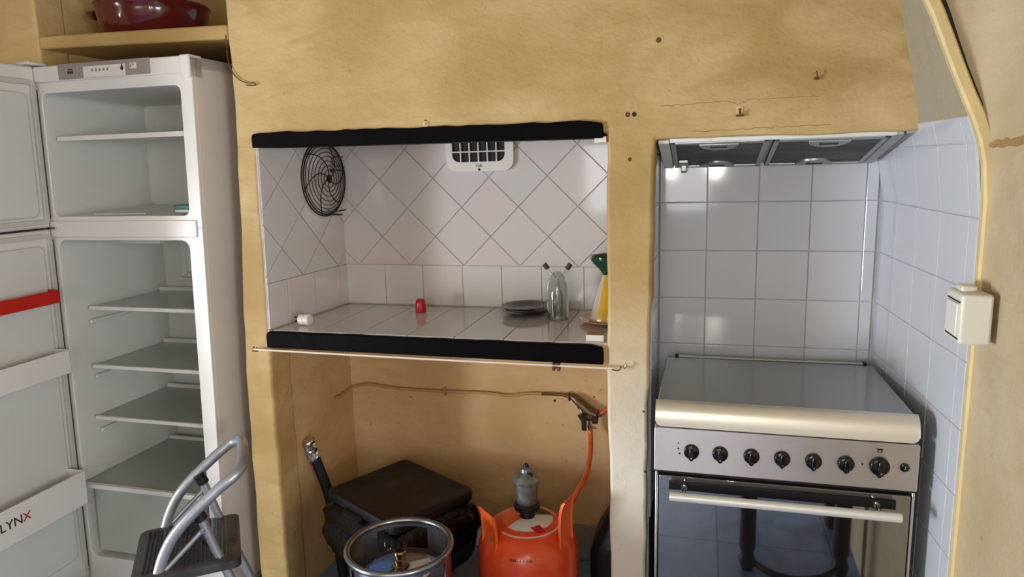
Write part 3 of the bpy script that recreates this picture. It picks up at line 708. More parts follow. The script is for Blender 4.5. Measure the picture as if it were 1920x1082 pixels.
# hinged lid with its curved cream lip
obj('lid', prism([(sx0+0.003, y, z) for y, z in ((1.752, 0.893), (2.190, 0.885), (2.190, 0.868), (1.752, 0.868))], (sx1-sx0-0.006, 0, 0)), 'lid', st, bevel=0.003)
lipp = [(1.7535, 0.8955), (1.745, 0.8945), (1.735, 0.889), (1.727, 0.879), (1.7225, 0.866), (1.720, 0.850), (1.7195, 0.836), (1.7255, 0.8355), (1.7255, 0.850), (1.7285, 0.865), (1.735, 0.8765), (1.745, 0.884), (1.7535, 0.886)]
def lipsurf():
    xs = [sx0-0.001, sx0+0.003, sx0+0.012, sx1-0.012, sx1-0.003, sx1+0.001]; cut = [0.014, 0.006, 0, 0, 0.006, 0.014]
    V = []; F = []; n = len(lipp)
    for x, c in zip(xs, cut):
        for y, z in lipp: V.append((x, y, z+c*max(0, (0.866-z)/0.03)))
    for i in range(len(xs)-1):
        for j in range(n): F.append((i*n+j, i*n+(j+1) % n, (i+1)*n+(j+1) % n, (i+1)*n+j))
    F += [tuple(range(n)), tuple(range((len(xs)-1)*n, len(xs)*n))]
    return V, F
obj('lid_lip', lipsurf(), 'lip', st, angle=50)
obj('hinge_rail', join(box(sx0+0.035, sx1-0.022, 2.198, 2.210, 0.868, 0.8885)), 'alu', st, bevel=0.0015)
for x in (sx0+0.030, sx1-0.028): obj('hinge_cap', box(x, x+0.010, 2.196, 2.214, 0.868, 0.8920), 'black_pl', st, bevel=0.002)
cpn = obj('control_panel', prism([(x, 1.7205, z) for x, z in rrect(sx0-0.003, sx1+0.003, 0.7165, 0.8325, 0.005, 3)], (0, 0.03, 0)), 'steel', st, bevel=0.002)
obj('panel_gap', box(sx0+0.006, sx1-0.006, 1.735, 1.745, 0.700, 0.720), 'dblack', st)
KY = 1.7205
def knob(x, z, r, nm='knob'):
    k_ = obj(nm, join(lathe([(r*1.0, 0), (r*1.0, 0.010), (r*0.93, 0.013), (r*0.86, 0.014)], (x, KY, z), 28, 'y'),
                  prism([(x-r*0.42, KY-0.0005, z-r*0.82), (x+r*0.42, KY-0.0005, z-r*0.82), (x+r*0.12, KY-0.0005, z-r*1.24), (x-r*0.12, KY-0.0005, z-r*1.24)], (0, -0.012, 0)),
                  prism([(x+px, KY-0.013, z+pz) for px, pz in ((-r*0.24, -r*0.80), (r*0.24, -r*0.80), (r*0.30, 0), (r*0.22, r*0.80), (-r*0.22, r*0.80), (-r*0.30, 0))], (0, -0.012, 0))), 'black_gloss', st, bevel=0.0015)
    obj('knob_pointer', lathe([(0.0022, 0.0), (0.0022, 0.001)], (x, KY-0.0252, z-r*0.5), 10, 'y'), 'chrome', k_)
    return k_
for x in (-0.016, 0.053, 0.1265, 0.197, 0.2675, 0.339): knob(x, 0.776, 0.0188)
knob(0.4115, 0.776, 0.0220, 'oven_knob')
obj('ignition_button', join(lathe([(0.0105, 0), (0.0105, 0.003), (0.0085, 0.0045)], (0.4655, KY, 0.776), 24, 'y')), 'black_gloss', st)
obj('ignition_symbol', prism([(0.4645, KY-0.0052, 0.771), (0.4675, KY-0.0052, 0.774), (0.466, KY-0.0052, 0.7765), (0.469, KY-0.0052, 0.781), (0.4655, KY-0.0052, 0.7775), (0.4665, KY-0.0052, 0.775)], (0, 0.001, 0)), 'paper', st)
pm = [((-0.048, 0.794), 0.0018), ((-0.048, 0.780), 0.0026), ((-0.045, 0.767), 0.0028), ((0.376, 0.776), 0.0024), ((0.443, 0.776), 0.0012)]
for (x, z), r in pm: obj('panel_mark', lathe([(r, 0), (r, 0.0007)], (x, KY+0.0002, z), 10, 'y'), 'dblack', st)
obj('panel_mark', frame(rrect(0.4065, 0.4165, 0.8075, 0.8155, 0.001, 2), rrect(0.4085, 0.4145, 0.8090, 0.8135, 0.0008, 2), KY-0.0006, KY+0.0004), 'dblack', st)
obj('panel_mark', box(0.4045, 0.4185, KY-0.0006, KY+0.0004, 0.8155, 0.8175), 'dblack', st)
od = obj('oven_door', box(sx0+0.010, sx1-0.010, 1.7225, 1.748, 0.235, 0.7055), 'black_pl', st, bevel=0.002)
obj('door_glass', prism([(x, 1.7185, z) for x, z in rrect(sx0+0.010, sx1-0.010, 0.235, 0.7055, 0.004, 3)], (0, 0.0038, 0)), 'oven_glass', od, bevel=0.0008)
obj('handle_bracket', box(-0.0700, 0.452, 1.7135, 1.7182, 0.6705, 0.6925), 'black_pl', od, bevel=0.0012)
hb = obj('handle_bar', tube([(-0.066, 1.672, 0.6725), (0.4545, 1.672, 0.6725)], 0.0112, 24), 'handle', od, bevel=0.001)
for x in (-0.032, 0.410): obj('handle_post', join(tube([(x, 1.714, 0.681), (x, 1.690, 0.680), (x, 1.674, 0.676)], 0.0045, 10), lathe([(0.0085, 0), (0.0075, 0.004)], (x, 1.7135, 0.681), 14, 'y')), 'chrome', od)
obj('lower_drawer', box(sx0+0.010, sx1-0.010, 1.7225, 1.748, 0.075, 0.226), 'steel', st, bevel=0.003)
for x in (sx0+0.05, sx1-0.05):
    for y in (1.80, 2.17): pass

# ------------------------------------------------------------------ range hood tucked under the lintel
def hz(y): return 1.5395-(y-1.95)*0.215
hd = thing('range_hood', 'grey built-in range hood under the lintel above the stove', 'range hood', (0.19, 2.10, 1.48))
def hslab(x0, x1, y0, y1, dz0, dz1):
    V = [(x, y, hz(y)+d) for d in (dz0, dz1) for x, y in ((x0, y0), (x1, y0), (x1, y1), (x0, y1))]
    return V, [(0, 3, 2, 1), (4, 5, 6, 7), (0, 1, 5, 4), (1, 2, 6, 5), (2, 3, 7, 6), (3, 0, 4, 7)]
obj('hood_body', hslab(-0.118, 0.458, D+0.022, 2.262, 0.006, 0.20), 'hood', hd, bevel=0.003)
obj('front_trim', join(hslab(-0.088, 0.018, D+0.020, D+0.026, -0.002, 0.008), hslab(0.018, 0.453, D+0.020, D+0.026, -0.002, 0.008)), 'hood_w', hd, bevel=0.001)
obj('side_strip', hslab(-0.118, -0.090, D+0.022, 2.262, -0.004, 0.006), 'hood_w', hd, bevel=0.002)
for x0, x1 in ((-0.086, 0.160), (0.174, 0.440)):
    f_ = obj('filter_panel', hslab(x0, x1, D+0.030, 2.255, 0.000, 0.006), 'filter', hd)
    obj('filter_frame', join(hslab(x0, x1, D+0.030, D+0.046, -0.004, 0.004), hslab(x0, x1, 2.243, 2.255, -0.004, 0.004), hslab(x0, x0+0.012, D+0.03, 2.255, -0.004, 0.004), hslab(x1-0.012, x1, D+0.03, 2.255, -0.004, 0.004)), 'hood', f_, bevel=0.001)
    xc = (x0+x1)/2
    for yc, sgn in ((D+0.046, 1), (2.243, -1)):
        V = []; n = 14
        for dz in (-0.007, 0.002):
            for i in range(n+1):
                a = math.pi*i/n; y = yc+sgn*0.058*math.sin(a); V.append((xc+0.050*math.cos(a), y, hz(y)+dz))
        k = n+1; F = [tuple(range(k)), tuple(range(2*k-1, k-1, -1))]+[(i, (i+1) % k, k+(i+1) % k, k+i) for i in range(k)]
        p_ = obj('pull_plate', (V, F), 'hood', f_, bevel=0.0015)
        yy = yc+sgn*0.020
        obj('finger_slot', hslab(xc-0.022, xc+0.022, yy-0.006, yy+0.006, -0.0085, -0.006), 'dblack', f_)
obj('side_panel', hslab(0.444, 0.470, D+0.022, 2.262, -0.003, 0.02), 'hood', hd, bevel=0.003)
obj('lamp_switch', join(hslab(-0.072, -0.045, 2.16, 2.225, -0.010, 0.0), hslab(-0.066, -0.050, 2.19, 2.215, -0.028, -0.009)), 'hood', hd, bevel=0.002)
tag(obj('cement_fillet', prism([(x, y, z) for x, y, z in ((0.474, D+0.02, 1.545), (0.535, D+0.02, 1.545), (0.505, D+0.02, 1.60), (0.474, D+0.02, 1.60))], (0.0, 0.32, -0.062)), 'cement', bevel=0.004), 'rough grey cement fillet between range hood and right wall', 'cement fillet')

# ------------------------------------------------------------------ light switch on the right wall
sw = thing('light_switch', 'cream surface-mounted light switch box on the right wall', 'light switch', (0.53, 1.575, 1.121))
obj('switch_box', box(0.4915, 0.548, 1.527, 1.618, 1.121, 1.222), 'switch', sw, bevel=0.006, seg=3)
obj('rocker', prism([(0.4925, 1.540, 1.136), (0.4925, 1.602, 1.136), (0.4925, 1.602, 1.202), (0.4925, 1.540, 1.202)], (-0.005, 0, 0)), 'plastic_w', sw, bevel=0.002)
for z in (1.1305, 1.204): obj('rocker_gap', box(0.4905, 0.492, 1.534, 1.607, z, z+0.003), 'dblack', sw)
obj('cable_entry', box(0.500, 0.530, 1.56, 1.60, 1.221, 1.234), 'switch', sw, bevel=0.005)

# ------------------------------------------------------------------ vent cover on the niche's back wall
yv = 2.3585
vt = thing('vent_cover', 'white plastic vent cover with square grid high on the niche back wall', 'vent', (-0.746, yv, 1.48))
def vent_hole(x0, x1, z0, z1, rl=0, rr_=0):
    pts = []
    for cx, cz, a0, r in ((x1, z1, 0, 0.001), (x0, z1, 90, 0.001), (x0, z0, 180, rl or 0.001), (x1, z0, 270, rr_ or 0.001)):
        sx = -1 if cx == x1 else 1; sz = -1 if cz == z1 else 1
        for i in range(4):
            a = R_(a0+30*i); pts.append((cx+sx*r+r*math.cos(a), cz+sz*r+r*math.sin(a)))
    return pts
holes = []; vx0 = -0.8445; cw = 0.0278; gp = 0.0045
for r_, (z0, z1) in enumerate(((1.5065, 1.5385), (1.543, 1.5755), (1.5835, 1.613), (1.617, 1.646))):
    for c_ in range(6):
        x0 = vx0+c_*(cw+gp)
        holes.append(vent_hole(x0, x0+cw, z0, z1, 0.024 if (r_ == 0 and c_ == 0) else 0, 0.024 if (r_ == 0 and c_ == 5) else 0))
obj('vent_plate', frame(rrect(-0.868, -0.624, 1.4735, 1.677, 0.038, 8), holes, yv-0.012, yv-0.002), 'plastic_w', vt, bevel=0.0008)
obj('vent_duct', box(-0.846, -0.650, yv-0.004, yv-0.0022, 1.505, 1.646), 'dark', vt)
text_mesh('vent_lettering', 'TUK', 0.013, 'ink', vt, (-0.748, yv-0.0125, 1.492), (1, 0, 0), (0, 0, 1))
obj('vent_screw', lathe([(0.0045, 0), (0.004, 0.002), (0.001, 0.003)], (-0.748, yv-0.012, 1.4795), 12, 'y'), 'dblack', vt)

# ------------------------------------------------------------------ round wire guard on the niche's left cheek
gc = Vector((-1.300, 2.245, 1.462))
wg = thing('wire_guard', 'round concentric wire guard hung on the niche left wall', 'wire guard', tuple(gc))
# leans a little off the cheek towards the back corner
gu = (LU*0.998+LN*0.03).normalized(); gn = Vector((gu.y, -gu.x, 0)); gz = Vector((0, 0, 1)); gq = gc+LN*0.006
def gp_(r, a, h): return tuple(gq+gu*(r*math.cos(a)*0.93)+gz*(r*math.sin(a)*1.0)+gn*h)
rings = [0.014, 0.030, 0.046, 0.062, 0.078, 0.092, 0.105, 0.117, 0.124, 0.130]
for r in rings:
    h = 0.030*math.sqrt(max(0, 1-(r/0.134)**2))
    obj('ring', tube([gp_(r, 2*math.pi*i/36, h) for i in range(36)], 0.0014 if r < 0.12 else 0.0022, 6, closed=True), 'wire', wg)
for k in range(6):
    pts = []
    for i in range(9):
        r = 0.012+0.118*i/8; a = 2*math.pi*k/6+0.3+1.1*(i/8)
        pts.append(gp_(r, a, 0.030*math.sqrt(max(0, 1-(r/0.134)**2))-0.003))
    obj('spoke', tube(pts, 0.0018, 6, k=2), 'wire', wg)
obj('hub', lathe([(0.013, 0), (0.013, 0.004), (0.008, 0.006)], gp_(0, 0, 0.026), 16, 'x'), 'wire', wg)
x0 = -1.268
obj('mounting_loop', tube([(x0, 2.352, 1.537), (x0-0.004, 2.30, 1.537), (x0-0.006, 2.285, 1.530), (x0-0.006, 2.285, 1.512), (x0-0.004, 2.30, 1.505), (x0, 2.352, 1.505)], 0.002, 6), 'wire', wg)
obj('mounting_rod', join(tube([(x0, 2.353, 1.490), (x0-0.004, 2.27, 1.490)], 0.002, 6), lathe([(0.005, -0.004), (0.006, 0), (0.005, 0.004)], (x0-0.004, 2.272, 1.490), 10, 'x')), 'wire', wg)
obj('mounting_rod', join(tube([(x0, 2.350, 1.346), (x0-0.01, 2.255, 1.344), (x0-0.018, 2.25, 1.352)], 0.002, 6)), 'wire', wg)
obj('mounting_rod', tube([(x0-0.022, 2.235, 1.338), (x0-0.008, 2.33, 1.330)], 0.003, 6), 'wire', wg)

# ------------------------------------------------------------------ things on the counter
ZC = 0.9922
pl = thing('plug_adapter', 'round white plug lying on the counter beside the niche left wall', 'plug', (-1.258, 2.000, ZC))
obj('plug_body', lathe([(0.014, -0.020), (0.0175, -0.017), (0.0180, -0.002), (0.0165, 0.0), (0.0165, 0.004), (0.019, 0.006), (0.019, 0.018), (0.016, 0.021)], (-1.256, 2.000, ZC+0.0190), 24, 'x'), 'plastic_w', pl)
for dz in (-0.006, 0.007): obj('pin', tube([(-1.276, 2.0, ZC+0.019+dz), (-1.292, 2.0, ZC+0.019+dz)], 0.0022, 8), 'wire', pl)
tag(obj('red_cap', lathe([(0.0185, 0.0), (0.0190, 0.004), (0.0180, 0.030), (0.0165, 0.040), (0.012, 0.046), (0.003, 0.048)], (-0.950, 2.250, ZC), 26), 'red_cap'), 'small glossy red plastic cap standing on the counter tiles', 'cap')
names = ('lowest of the three stacked smoky glass saucers on the counter', 'middle one of the three stacked smoky glass saucers on the counter', 'topmost of the three stacked smoky glass saucers on the counter')
for i in range(3):
    dx = (0.0, 0.006, -0.004)[i]; z = ZC+0.0085*i
    o = obj('glass_saucer', lathe([(0.034, 0.0), (0.040, 0.0008), (0.066, 0.0085), (0.078, 0.0115), (0.079, 0.0135), (0.075, 0.0130), (0.062, 0.0105), (0.038, 0.0035), (0.004, 0.003)], (-0.575+dx, 2.272, z), 36), 'smoke')
    tag(o, names[i], 'saucer', 'smoky glass saucers stacked on the counter')
cr = thing('oil_cruet', 'clear glass double cruet with two dark stoppers on the counter', 'cruet', (-0.452, 2.215, ZC))
def shell(prof, t): return prof+[(max(r-t, 0.001), h+(t if i == 0 else 0)) for i, (r, h) in list(enumerate(prof))[::-1]]
obj('outer_bottle', lathe(shell([(0.032, 0.0), (0.035, 0.004), (0.036, 0.07), (0.034, 0.115), (0.024, 0.140), (0.012, 0.155)], 0.0022), (-0.452, 2.215, ZC), 32), 'glass', cr)
obj('inner_bottle', lathe(shell([(0.014, 0.010), (0.018, 0.02), (0.019, 0.07), (0.010, 0.100), (0.007, 0.130)], 0.0015), (-0.452, 2.215, ZC), 24), 'glass', cr)
for s_ in (-1, 1):
    a = Vector((-0.452+s_*0.010, 2.215, ZC+0.135)); b_ = Vector((-0.452+s_*0.034, 2.215, ZC+0.168))
    obj('spout', tube([tuple(a), tuple((a+b_)/2+Vector((s_*0.004, 0, 0))), tuple(b_)], 0.0065, 14, k=3), 'glass', cr)
    d = (b_-a).normalized(); obj('stopper', tube([tuple(b_-d*0.004), tuple(b_+d*0.016)], 0.0082, 12), 'cork', cr, bevel=0.001)
tag(obj('glazed_plate', lathe([(0.050, 0), (0.055, 0.002), (0.085, 0.009), (0.096, 0.014), (0.096, 0.016), (0.083, 0.0125), (0.052, 0.006), (0.004, 0.005)], (-0.280, 2.185, ZC), 40), 'plate_gl'), 'amber glazed plate under the green-mouthed jug', 'plate')
jg = thing('ceramic_jug', 'ceramic jug with dark green funnel mouth and yellow side on the plate', 'jug', (-0.278, 2.185, ZC+0.006))
obj('jug_body', lathe([(0.060, 0.0), (0.066, 0.004), (0.064, 0.015), (0.054, 0.045), (0.044, 0.08), (0.036, 0.11), (0.027, 0.135), (0.022, 0.150)], (-0.278, 2.185, ZC+0.0055), 36), 'cream_gl', jg)
# yellow glazed front of the jug
yb = []; 
V = []; F = []; prof = [(0.0655, 0.006), (0.0650, 0.015), (0.0550, 0.045), (0.0452, 0.08), (0.0372, 0.11), (0.0282, 0.135), (0.0232, 0.150)]; n = 14
for r, h in prof:
    for j in range(n+1):
        a = R_(-122+180*j/n); V.append((-0.278+r*math.cos(a), 2.185+r*math.sin(a), ZC+0.0055+h))
for i in range(len(prof)-1):
    for j in range(n): q = i*(n+1)+j; F.append((q, q+1, q+n+2, q+n+1))
obj('yellow_glaze', (V, F), 'yellow_gl', jg)['label'] = 'yellow glazed side'
obj('funnel_mouth', lathe([(0.022, 0.148), (0.026, 0.156), (0.040, 0.172), (0.058, 0.190), (0.062, 0.202), (0.062, 0.208), (0.057, 0.206), (0.050, 0.190), (0.030, 0.172), (0.012, 0.165)], (-0.278, 2.185, ZC+0.0055), 36), 'green_gl', jg)
mb = thing('matchbox', 'small white box with brown top at the counter right front corner', 'box', (-0.290, 1.955, ZC))
obj('box_body', box(-0.315, -0.264, 1.934, 1.972, ZC, ZC+0.019), 'plastic_w', mb, bevel=0.0015)
obj('box_top', box(-0.3135, -0.2655, 1.936, 1.970, ZC+0.019, ZC+0.0205), 'brownbox', mb)
tag(obj('plastic_clip', box(-0.284, -0.252, D-0.004, D+0.03, 1.546, 1.5625), 'plastic_w', bevel=0.0015), 'small white plastic clip under the right end of the black lintel', 'clip')

# ------------------------------------------------------------------ curtain rod under the counter edge, its hooks and clip
cr_ = thing('curtain_rod', 'thin white curtain rod stretched below the black counter edge', 'curtain rod', (-0.81, D-0.022, 0.92))
obj('rod', tube([(-1.384, D-0.020, 0.9325), (-0.80, D-0.022, 0.9290), (-0.236, D-0.020, 0.9275)], 0.0034, 10, k=6), 'rod', cr_)
for x, z in ((-1.388, 0.9325), (-0.214, 0.9285)):
    s_ = 1 if x > -1 else -1
    obj('hook', tube([(x-s_*0.022, D-0.022, z-0.004), (x-s_*0.004, D-0.026, z-0.004), (x, D-0.012, z-0.003), (x, D+0.002, z)], 0.0020, 8, k=3), 'brass', cr_)
obj('hook', tube([(-0.204, D+0.002, 0.933), (-0.203, D-0.014, 0.928), (-0.200, D-0.018, 0.934), (-0.199, D-0.016, 0.944)], 0.0018, 8, k=3), 'brass', cr_)
obj('rod_clip', join(box(-0.405, -0.383, D-0.030, D-0.012, 0.9315, 0.9365), box(-0.406, -0.398, D-0.028, D-0.014, 0.914, 0.926), box(-0.391, -0.383, D-0.028, D-0.014, 0.914, 0.926), box(-0.401, -0.388, D-0.026, D-0.016, 0.9195, 0.926)), 'rust', cr_, bevel=0.001)

# hooks and wires on the front wall
hk = thing('wall_hook', 'rusty square wall hook plate above the range hood', 'hook', (0.085, D, 1.60))
obj('hook_plate', box(0.0765, 0.0935, D-0.002, D+0.001, 1.603, 1.625), 'plaster_y', hk, bevel=0.001)
obj('hook_prong', join(tube([(0.085, D, 1.607), (0.085, D-0.012, 1.605), (0.085, D-0.015, 1.611)], 0.0025, 8), box(0.0755, 0.0945, D-0.008, D, 1.599, 1.604)), 'rust', hk)
obj('hook_screw', lathe([(0.004, 0), (0.0035, 0.002)], (0.085, D-0.002, 1.616), 12, 'y'), 'rust', hk)
tag(obj('nail_hook', join(tube([(0.261, D+0.002, 1.682), (0.261, D-0.010, 1.683), (0.261, D-0.013, 1.690), (0.259, D-0.012, 1.698)], 0.0016, 8), prism([(0.2545, D-0.001, 1.679), (0.2675, D-0.001, 1.679), (0.264, D-0.001, 1.686), (0.258, D-0.001, 1.686)], (0, -0.007, 0))), 'rust'), 'small rusty nail hook on the ochre plaster, upper right of the square hook plate', 'hook')
tag(obj('nail_stub', join(tube([(-0.765, D+0.004, 1.616), (-0.765, D-0.010, 1.615)], 0.0028, 8), lathe([(0.0095, 0), (0.008, 0.0015)], (-0.765, D, 1.6145), 10, 'y')), 'plaster_y'), 'painted-over nail stub just above the middle of the black lintel', 'nail')
tag(obj('bent_wire', tube([(-1.391, D-0.002, 1.90), (-1.390, D-0.004, 1.83), (-1.376, D-0.006, 1.79), (-1.352, D-0.006, 1.766), (-1.325, D-0.008, 1.757), (-1.305, D-0.008, 1.756), (-1.300, D-0.008, 1.750), (-1.318, D-0.006, 1.749), (-1.336, D-0.003, 1.752)], 0.0016, 8, k=5), 'rust'), 'thin bent wire fixed on the plaster right of the fridge', 'wire')

# ------------------------------------------------------------------ gas pipe and taps in the lower niche
YB = 2.453
gpp = thing('gas_pipe', 'painted gas pipe running along the lower niche back wall', 'pipe', (-0.9, YB-0.01, 0.63))
obj('painted_run', tube([(-1.356, 2.315, 0.630), (-1.347, 2.335, 0.627), (-1.345, 2.39, 0.628), (-1.330, 2.435, 0.636), (-1.27, YB-0.007, 0.647), (-1.15, YB-0.007, 0.637), (-0.95, YB-0.007, 0.636), (-0.78, YB-0.007, 0.640), (-0.70, YB-0.007, 0.635), (-0.62, YB-0.007, 0.648), (-0.56, YB-0.007, 0.650)], 0.0055, 10, k=5), 'pipe_paint', gpp)
obj('bare_end', tube([(-0.565, YB-0.008, 0.650), (-0.52, YB-0.009, 0.652), (-0.475, YB-0.010, 0.650), (-0.445, YB-0.013, 0.636), (-0.425, YB-0.018, 0.612), (-0.410, YB-0.026, 0.592)], 0.0058, 12, k=5), 'pipe_metal', gpp)['label'] = 'bare metal end of the pipe'
for x, z in ((-0.950, 0.636), (-0.462, 0.645)): obj('pipe_clip', join(tube([(x, YB, z+0.015), (x, YB-0.010, z+0.012), (x, YB-0.0165, z), (x, YB-0.010, z-0.012), (x, YB, z-0.015)], 0.0035, 8, k=3)), 'pipe_paint' if x < -0.6 else 'rust', gpp)
tp_ = thing('gas_tap', 'dark twin gas tap at the end of the wall pipe', 'tap', (-0.39, 2.42, 0.55))
obj('tap_body', join(tube([(-0.455, 2.440, 0.655), (-0.435, 2.434, 0.640), (-0.385, 2.425, 0.600), (-0.355, 2.420, 0.590)], lambda t: 0.008+0.010*math.sin(min(1, t*1.2)*math.pi*0.6), 14, k=4)), 'tapm', tp_)
obj('tap_manifold', join(tube([(-0.415, 2.415, 0.583), (-0.352, 2.415, 0.583)], 0.0135, 14), tube([(-0.362, 2.415, 0.588), (-0.332, 2.418, 0.602)], 0.008, 12)), 'rust', tp_)
obj('tap_lever', join(box(-0.409, -0.391, 2.392, 2.402, 0.538, 0.588), prism([(-0.424, 2.394, 0.594), (-0.405, 2.394, 0.600), (-0.392, 2.394, 0.580), (-0.409, 2.394, 0.568)], (0, 0.01, 0)), box(-0.372, -0.350, 2.394, 2.404, 0.566, 0.592)), 'dblack', tp_, bevel=0.002)
obj('hose_clamp', join(lathe([(0.0095, 0), (0.0095, 0.010)], (-0.382, 2.412, 0.543), 14), tube([(-0.374, 2.402, 0.548), (-0.356, 2.398, 0.550)], 0.004, 8), tube([(-0.382, 2.412, 0.575), (-0.382, 2.412, 0.535)], 0.006, 10)), 'chrome', tp_)
hs = obj('gas_hose', tube([(-0.382, 2.412, 0.552), (-0.378, 2.405, 0.52), (-0.371, 2.36, 0.474), (-0.373, 2.28, 0.427), (-0.387, 2.20, 0.408), (-0.404, 2.13, 0.385), (-0.435, 2.08, 0.365), (-0.475, 2.04, 0.370), (-0.503, 2.00, 0.415), (-0.502, 1.955, 0.470), (-0.496, 1.925, 0.497)], 0.0088, 12, k=6), 'hose')
tag(hs, 'orange rubber gas hose from the tap down to the orange gas bottle', 'hose', None)
tag(obj('hose_loop', tube([(-0.338, 2.415, 0.600), (-0.322, 2.41, 0.617), (-0.30, 2.40, 0.628), (-0.272, 2.39, 0.628), (-0.245, 2.38, 0.61), (-0.22, 2.37, 0.56), (-0.21, 2.37, 0.44), (-0.20, 2.37, 0.30)], 0.0088, 12, k=6), 'hose'), 'short orange hose arching from the tap behind the pillar', 'hose')
for x, z, r in ((-0.520, 0.622, 0.004), (-0.372, 0.645, 0.0025), (-1.10, 0.60, 0.002)): hole(x, z, r, y=2.46, par=wlo)

# ------------------------------------------------------------------ orange gas bottle
bx, by = -0.487, 1.880
gb = thing('gas_bottle', 'orange butane gas bottle standing in the lower niche', 'gas bottle', (bx, by, 0))
obj('bottle_body', lathe([(0.118, 0.0), (0.128, 0.006), (0.128, 0.03), (0.146, 0.05), (0.150, 0.08), (0.150, 0.205), (0.1515, 0.215), (0.150, 0.225), (0.150, 0.36), (0.147, 0.385), (0.137, 0.412), (0.118, 0.436), (0.090, 0.452), (0.055, 0.461), (0.02, 0.465)], (bx, by, 0), 64), 'orange', gb)
for sgn, a0 in ((-1, 226), (1, 343)):
    # folded sheet-metal guard, rising from the shoulder and bent outwards at its top
    c, s = math.cos(R_(a0)), math.sin(R_(a0)); tx_, ty_ = -s, c
    prof = [(0.128, 0.405, 0.036), (0.127, 0.430, 0.036), (0.126, 0.455, 0.036), (0.127, 0.480, 0.036), (0.130, 0.505, 0.035), (0.135, 0.524, 0.034), (0.141, 0.532, 0.033)]
    if sgn > 0: prof = [(r, z+(0.022 if z > 0.45 else 0), h) for r, z, h in prof]
    if sgn < 0: prof = [(r, z-0.012, h*1.1) for r, z, h in prof]
    V = []; F = []
    for t in (0, 0.004):
        for r, z, hw in prof:
            for q, rr3 in ((-1, 0.006), (-0.93, 0), (0.93, 0), (1, 0.006)): V.append((bx+c*(r+rr3-t)+tx_*hw*q, by+s*(r+rr3-t)+ty_*hw*q, z-t*0.5))
    n = len(prof)
    for t in (0, 1):
        for i in range(n-1):
            for j in range(3): q = t*n*4+i*4+j; F.append((q, q+1, q+5, q+4))
    for i in range(n-1):
        for j in (0, 3): q = i*4+j; F.append((q, q+4, q+4+n*4, q+n*4))
    for j in range(3):
        for i in (0, n-1): q = i*4+j; F.append((q, q+1, q+1+n*4, q+n*4))
    obj('bottle_handle', (V, F), 'orange_l', gb, angle=25)
# round warning label lying over the dome: white front half, black and orange back quarters
def dome(r): 
    P = [(0.0, 0.466), (0.02, 0.465), (0.055, 0.461), (0.090, 0.452), (0.118, 0.436)]
    for (a, za), (b1, zb) in zip(P, P[1:]):
        if a <= r <= b1: return za+(zb-za)*(r-a)/(b1-a)
    return 0.43
def fan(a0, a1, r0, r1, lift, mt, nm, par):
    V = []; F = []; n = max(2, int((a1-a0)/8)); rs = [r0, (r0+r1)/2, r1]
    for r in rs:
        for j in range(n+1):
            a = R_(a0+(a1-a0)*j/n); V.append((bx+r*math.cos(a), by+r*math.sin(a), dome(r)+lift))
    for i in range(2):
        for j in range(n): q = i*(n+1)+j; F.append((q, q+1, q+n+2, q+n+1))
    return obj(nm, (V, F), mt, par)
lb_ = fan(235, 385, 0.024, 0.100, 0.0012, 'paper', 'warning_label', gb); lb_['label'] = 'white part of the round warning label'
fan(25, 75, 0.024, 0.100, 0.0012, 'dblack', 'warning_label', gb)['label'] = 'black part of the round warning label'
fan(120, 235, 0.024, 0.100, 0.0010, 'orange_l', 'warning_label', gb)
rd_ = []
for (r, a) in ((0.058, 292), (0.080, 313), (0.078, 277+62), (0.054, 337)):
    pass
cxr, cyr = bx+0.045, by-0.055
dm = [(cxr-0.022, cyr-0.004), (cxr+0.002, cyr-0.020), (cxr+0.024, cyr-0.003), (cxr+0.001, cyr+0.015)]
obj('flame_diamond', ([(x, y, dome(math.hypot(x-bx, y-by))+0.0022) for x, y in dm], [(0, 1, 2, 3)]), 'redprint', lb_)
for i, dx in enumerate((-0.012, -0.002, 0.006)):
    px_, py_ = bx+dx, by-0.082-0.002*i
    obj('label_print', ([(px_+a, py_+b1, dome(math.hypot(px_+a-bx, py_+b1-by))+0.0022) for a, b1 in ((-0.003, -0.002), (0.003, -0.002), (0.003, 0.002), (-0.003, 0.002))], [(0, 1, 2, 3)]), 'greypanel', lb_)
# stencilled date on the shoulder
def curved_text(s, size, a_c, zc, mt, par):
    c = bpy.data.curves.new('t', 'FONT'); c.body = s; c.size = size; c.align_x = 'CENTER'; c.align_y = 'CENTER'
    t = bpy.data.objects.new('t', c); COL.objects.link(t)
    me = bpy.data.meshes.new_from_object(t.evaluated_get(bpy.context.evaluated_depsgraph_get())); bpy.data.objects.remove(t)
    P = [(0.152, 0.36), (0.149, 0.385), (0.139, 0.4135), (0.120, 0.4375), (0.091, 0.4535)]
    for v in me.vertices:
        u, h = v.co.x, v.co.y; z = zc+h*0.55
        r = 0.152
        for (r0, z0), (r1, z1) in zip(P, P[1:]):
            if z0 <= z <= z1: r = r0+(r1-r0)*(z-z0)/(z1-z0)
        a = R_(a_c)+u/r
        v.co = Vector((bx+r*math.cos(a), by+r*math.sin(a), z))-wloc(par)
    me.materials.clear(); me.materials.append(M[mt]); o = bpy.data.objects.new('date_stencil', me); COL.objects.link(o); o.parent = par
curved_text('08-1116', 0.020, 276, 0.402, 'ink', gb)
rg = thing('gas_regulator', 'grey zinc pressure regulator clipped on top of the orange gas bottle', 'regulator', (bx, by, 0.465))
obj('regulator_body', lathe([(0.026, 0.020), (0.030, 0.028), (0.031, 0.045), (0.0325, 0.075), (0.034, 0.095), (0.040, 0.100), (0.041, 0.108), (0.037, 0.113), (0.026, 0.124), (0.018, 0.130), (0.016, 0.140), (0.010, 0.145)], (bx, by, 0.476), 32), 'zinc', rg)
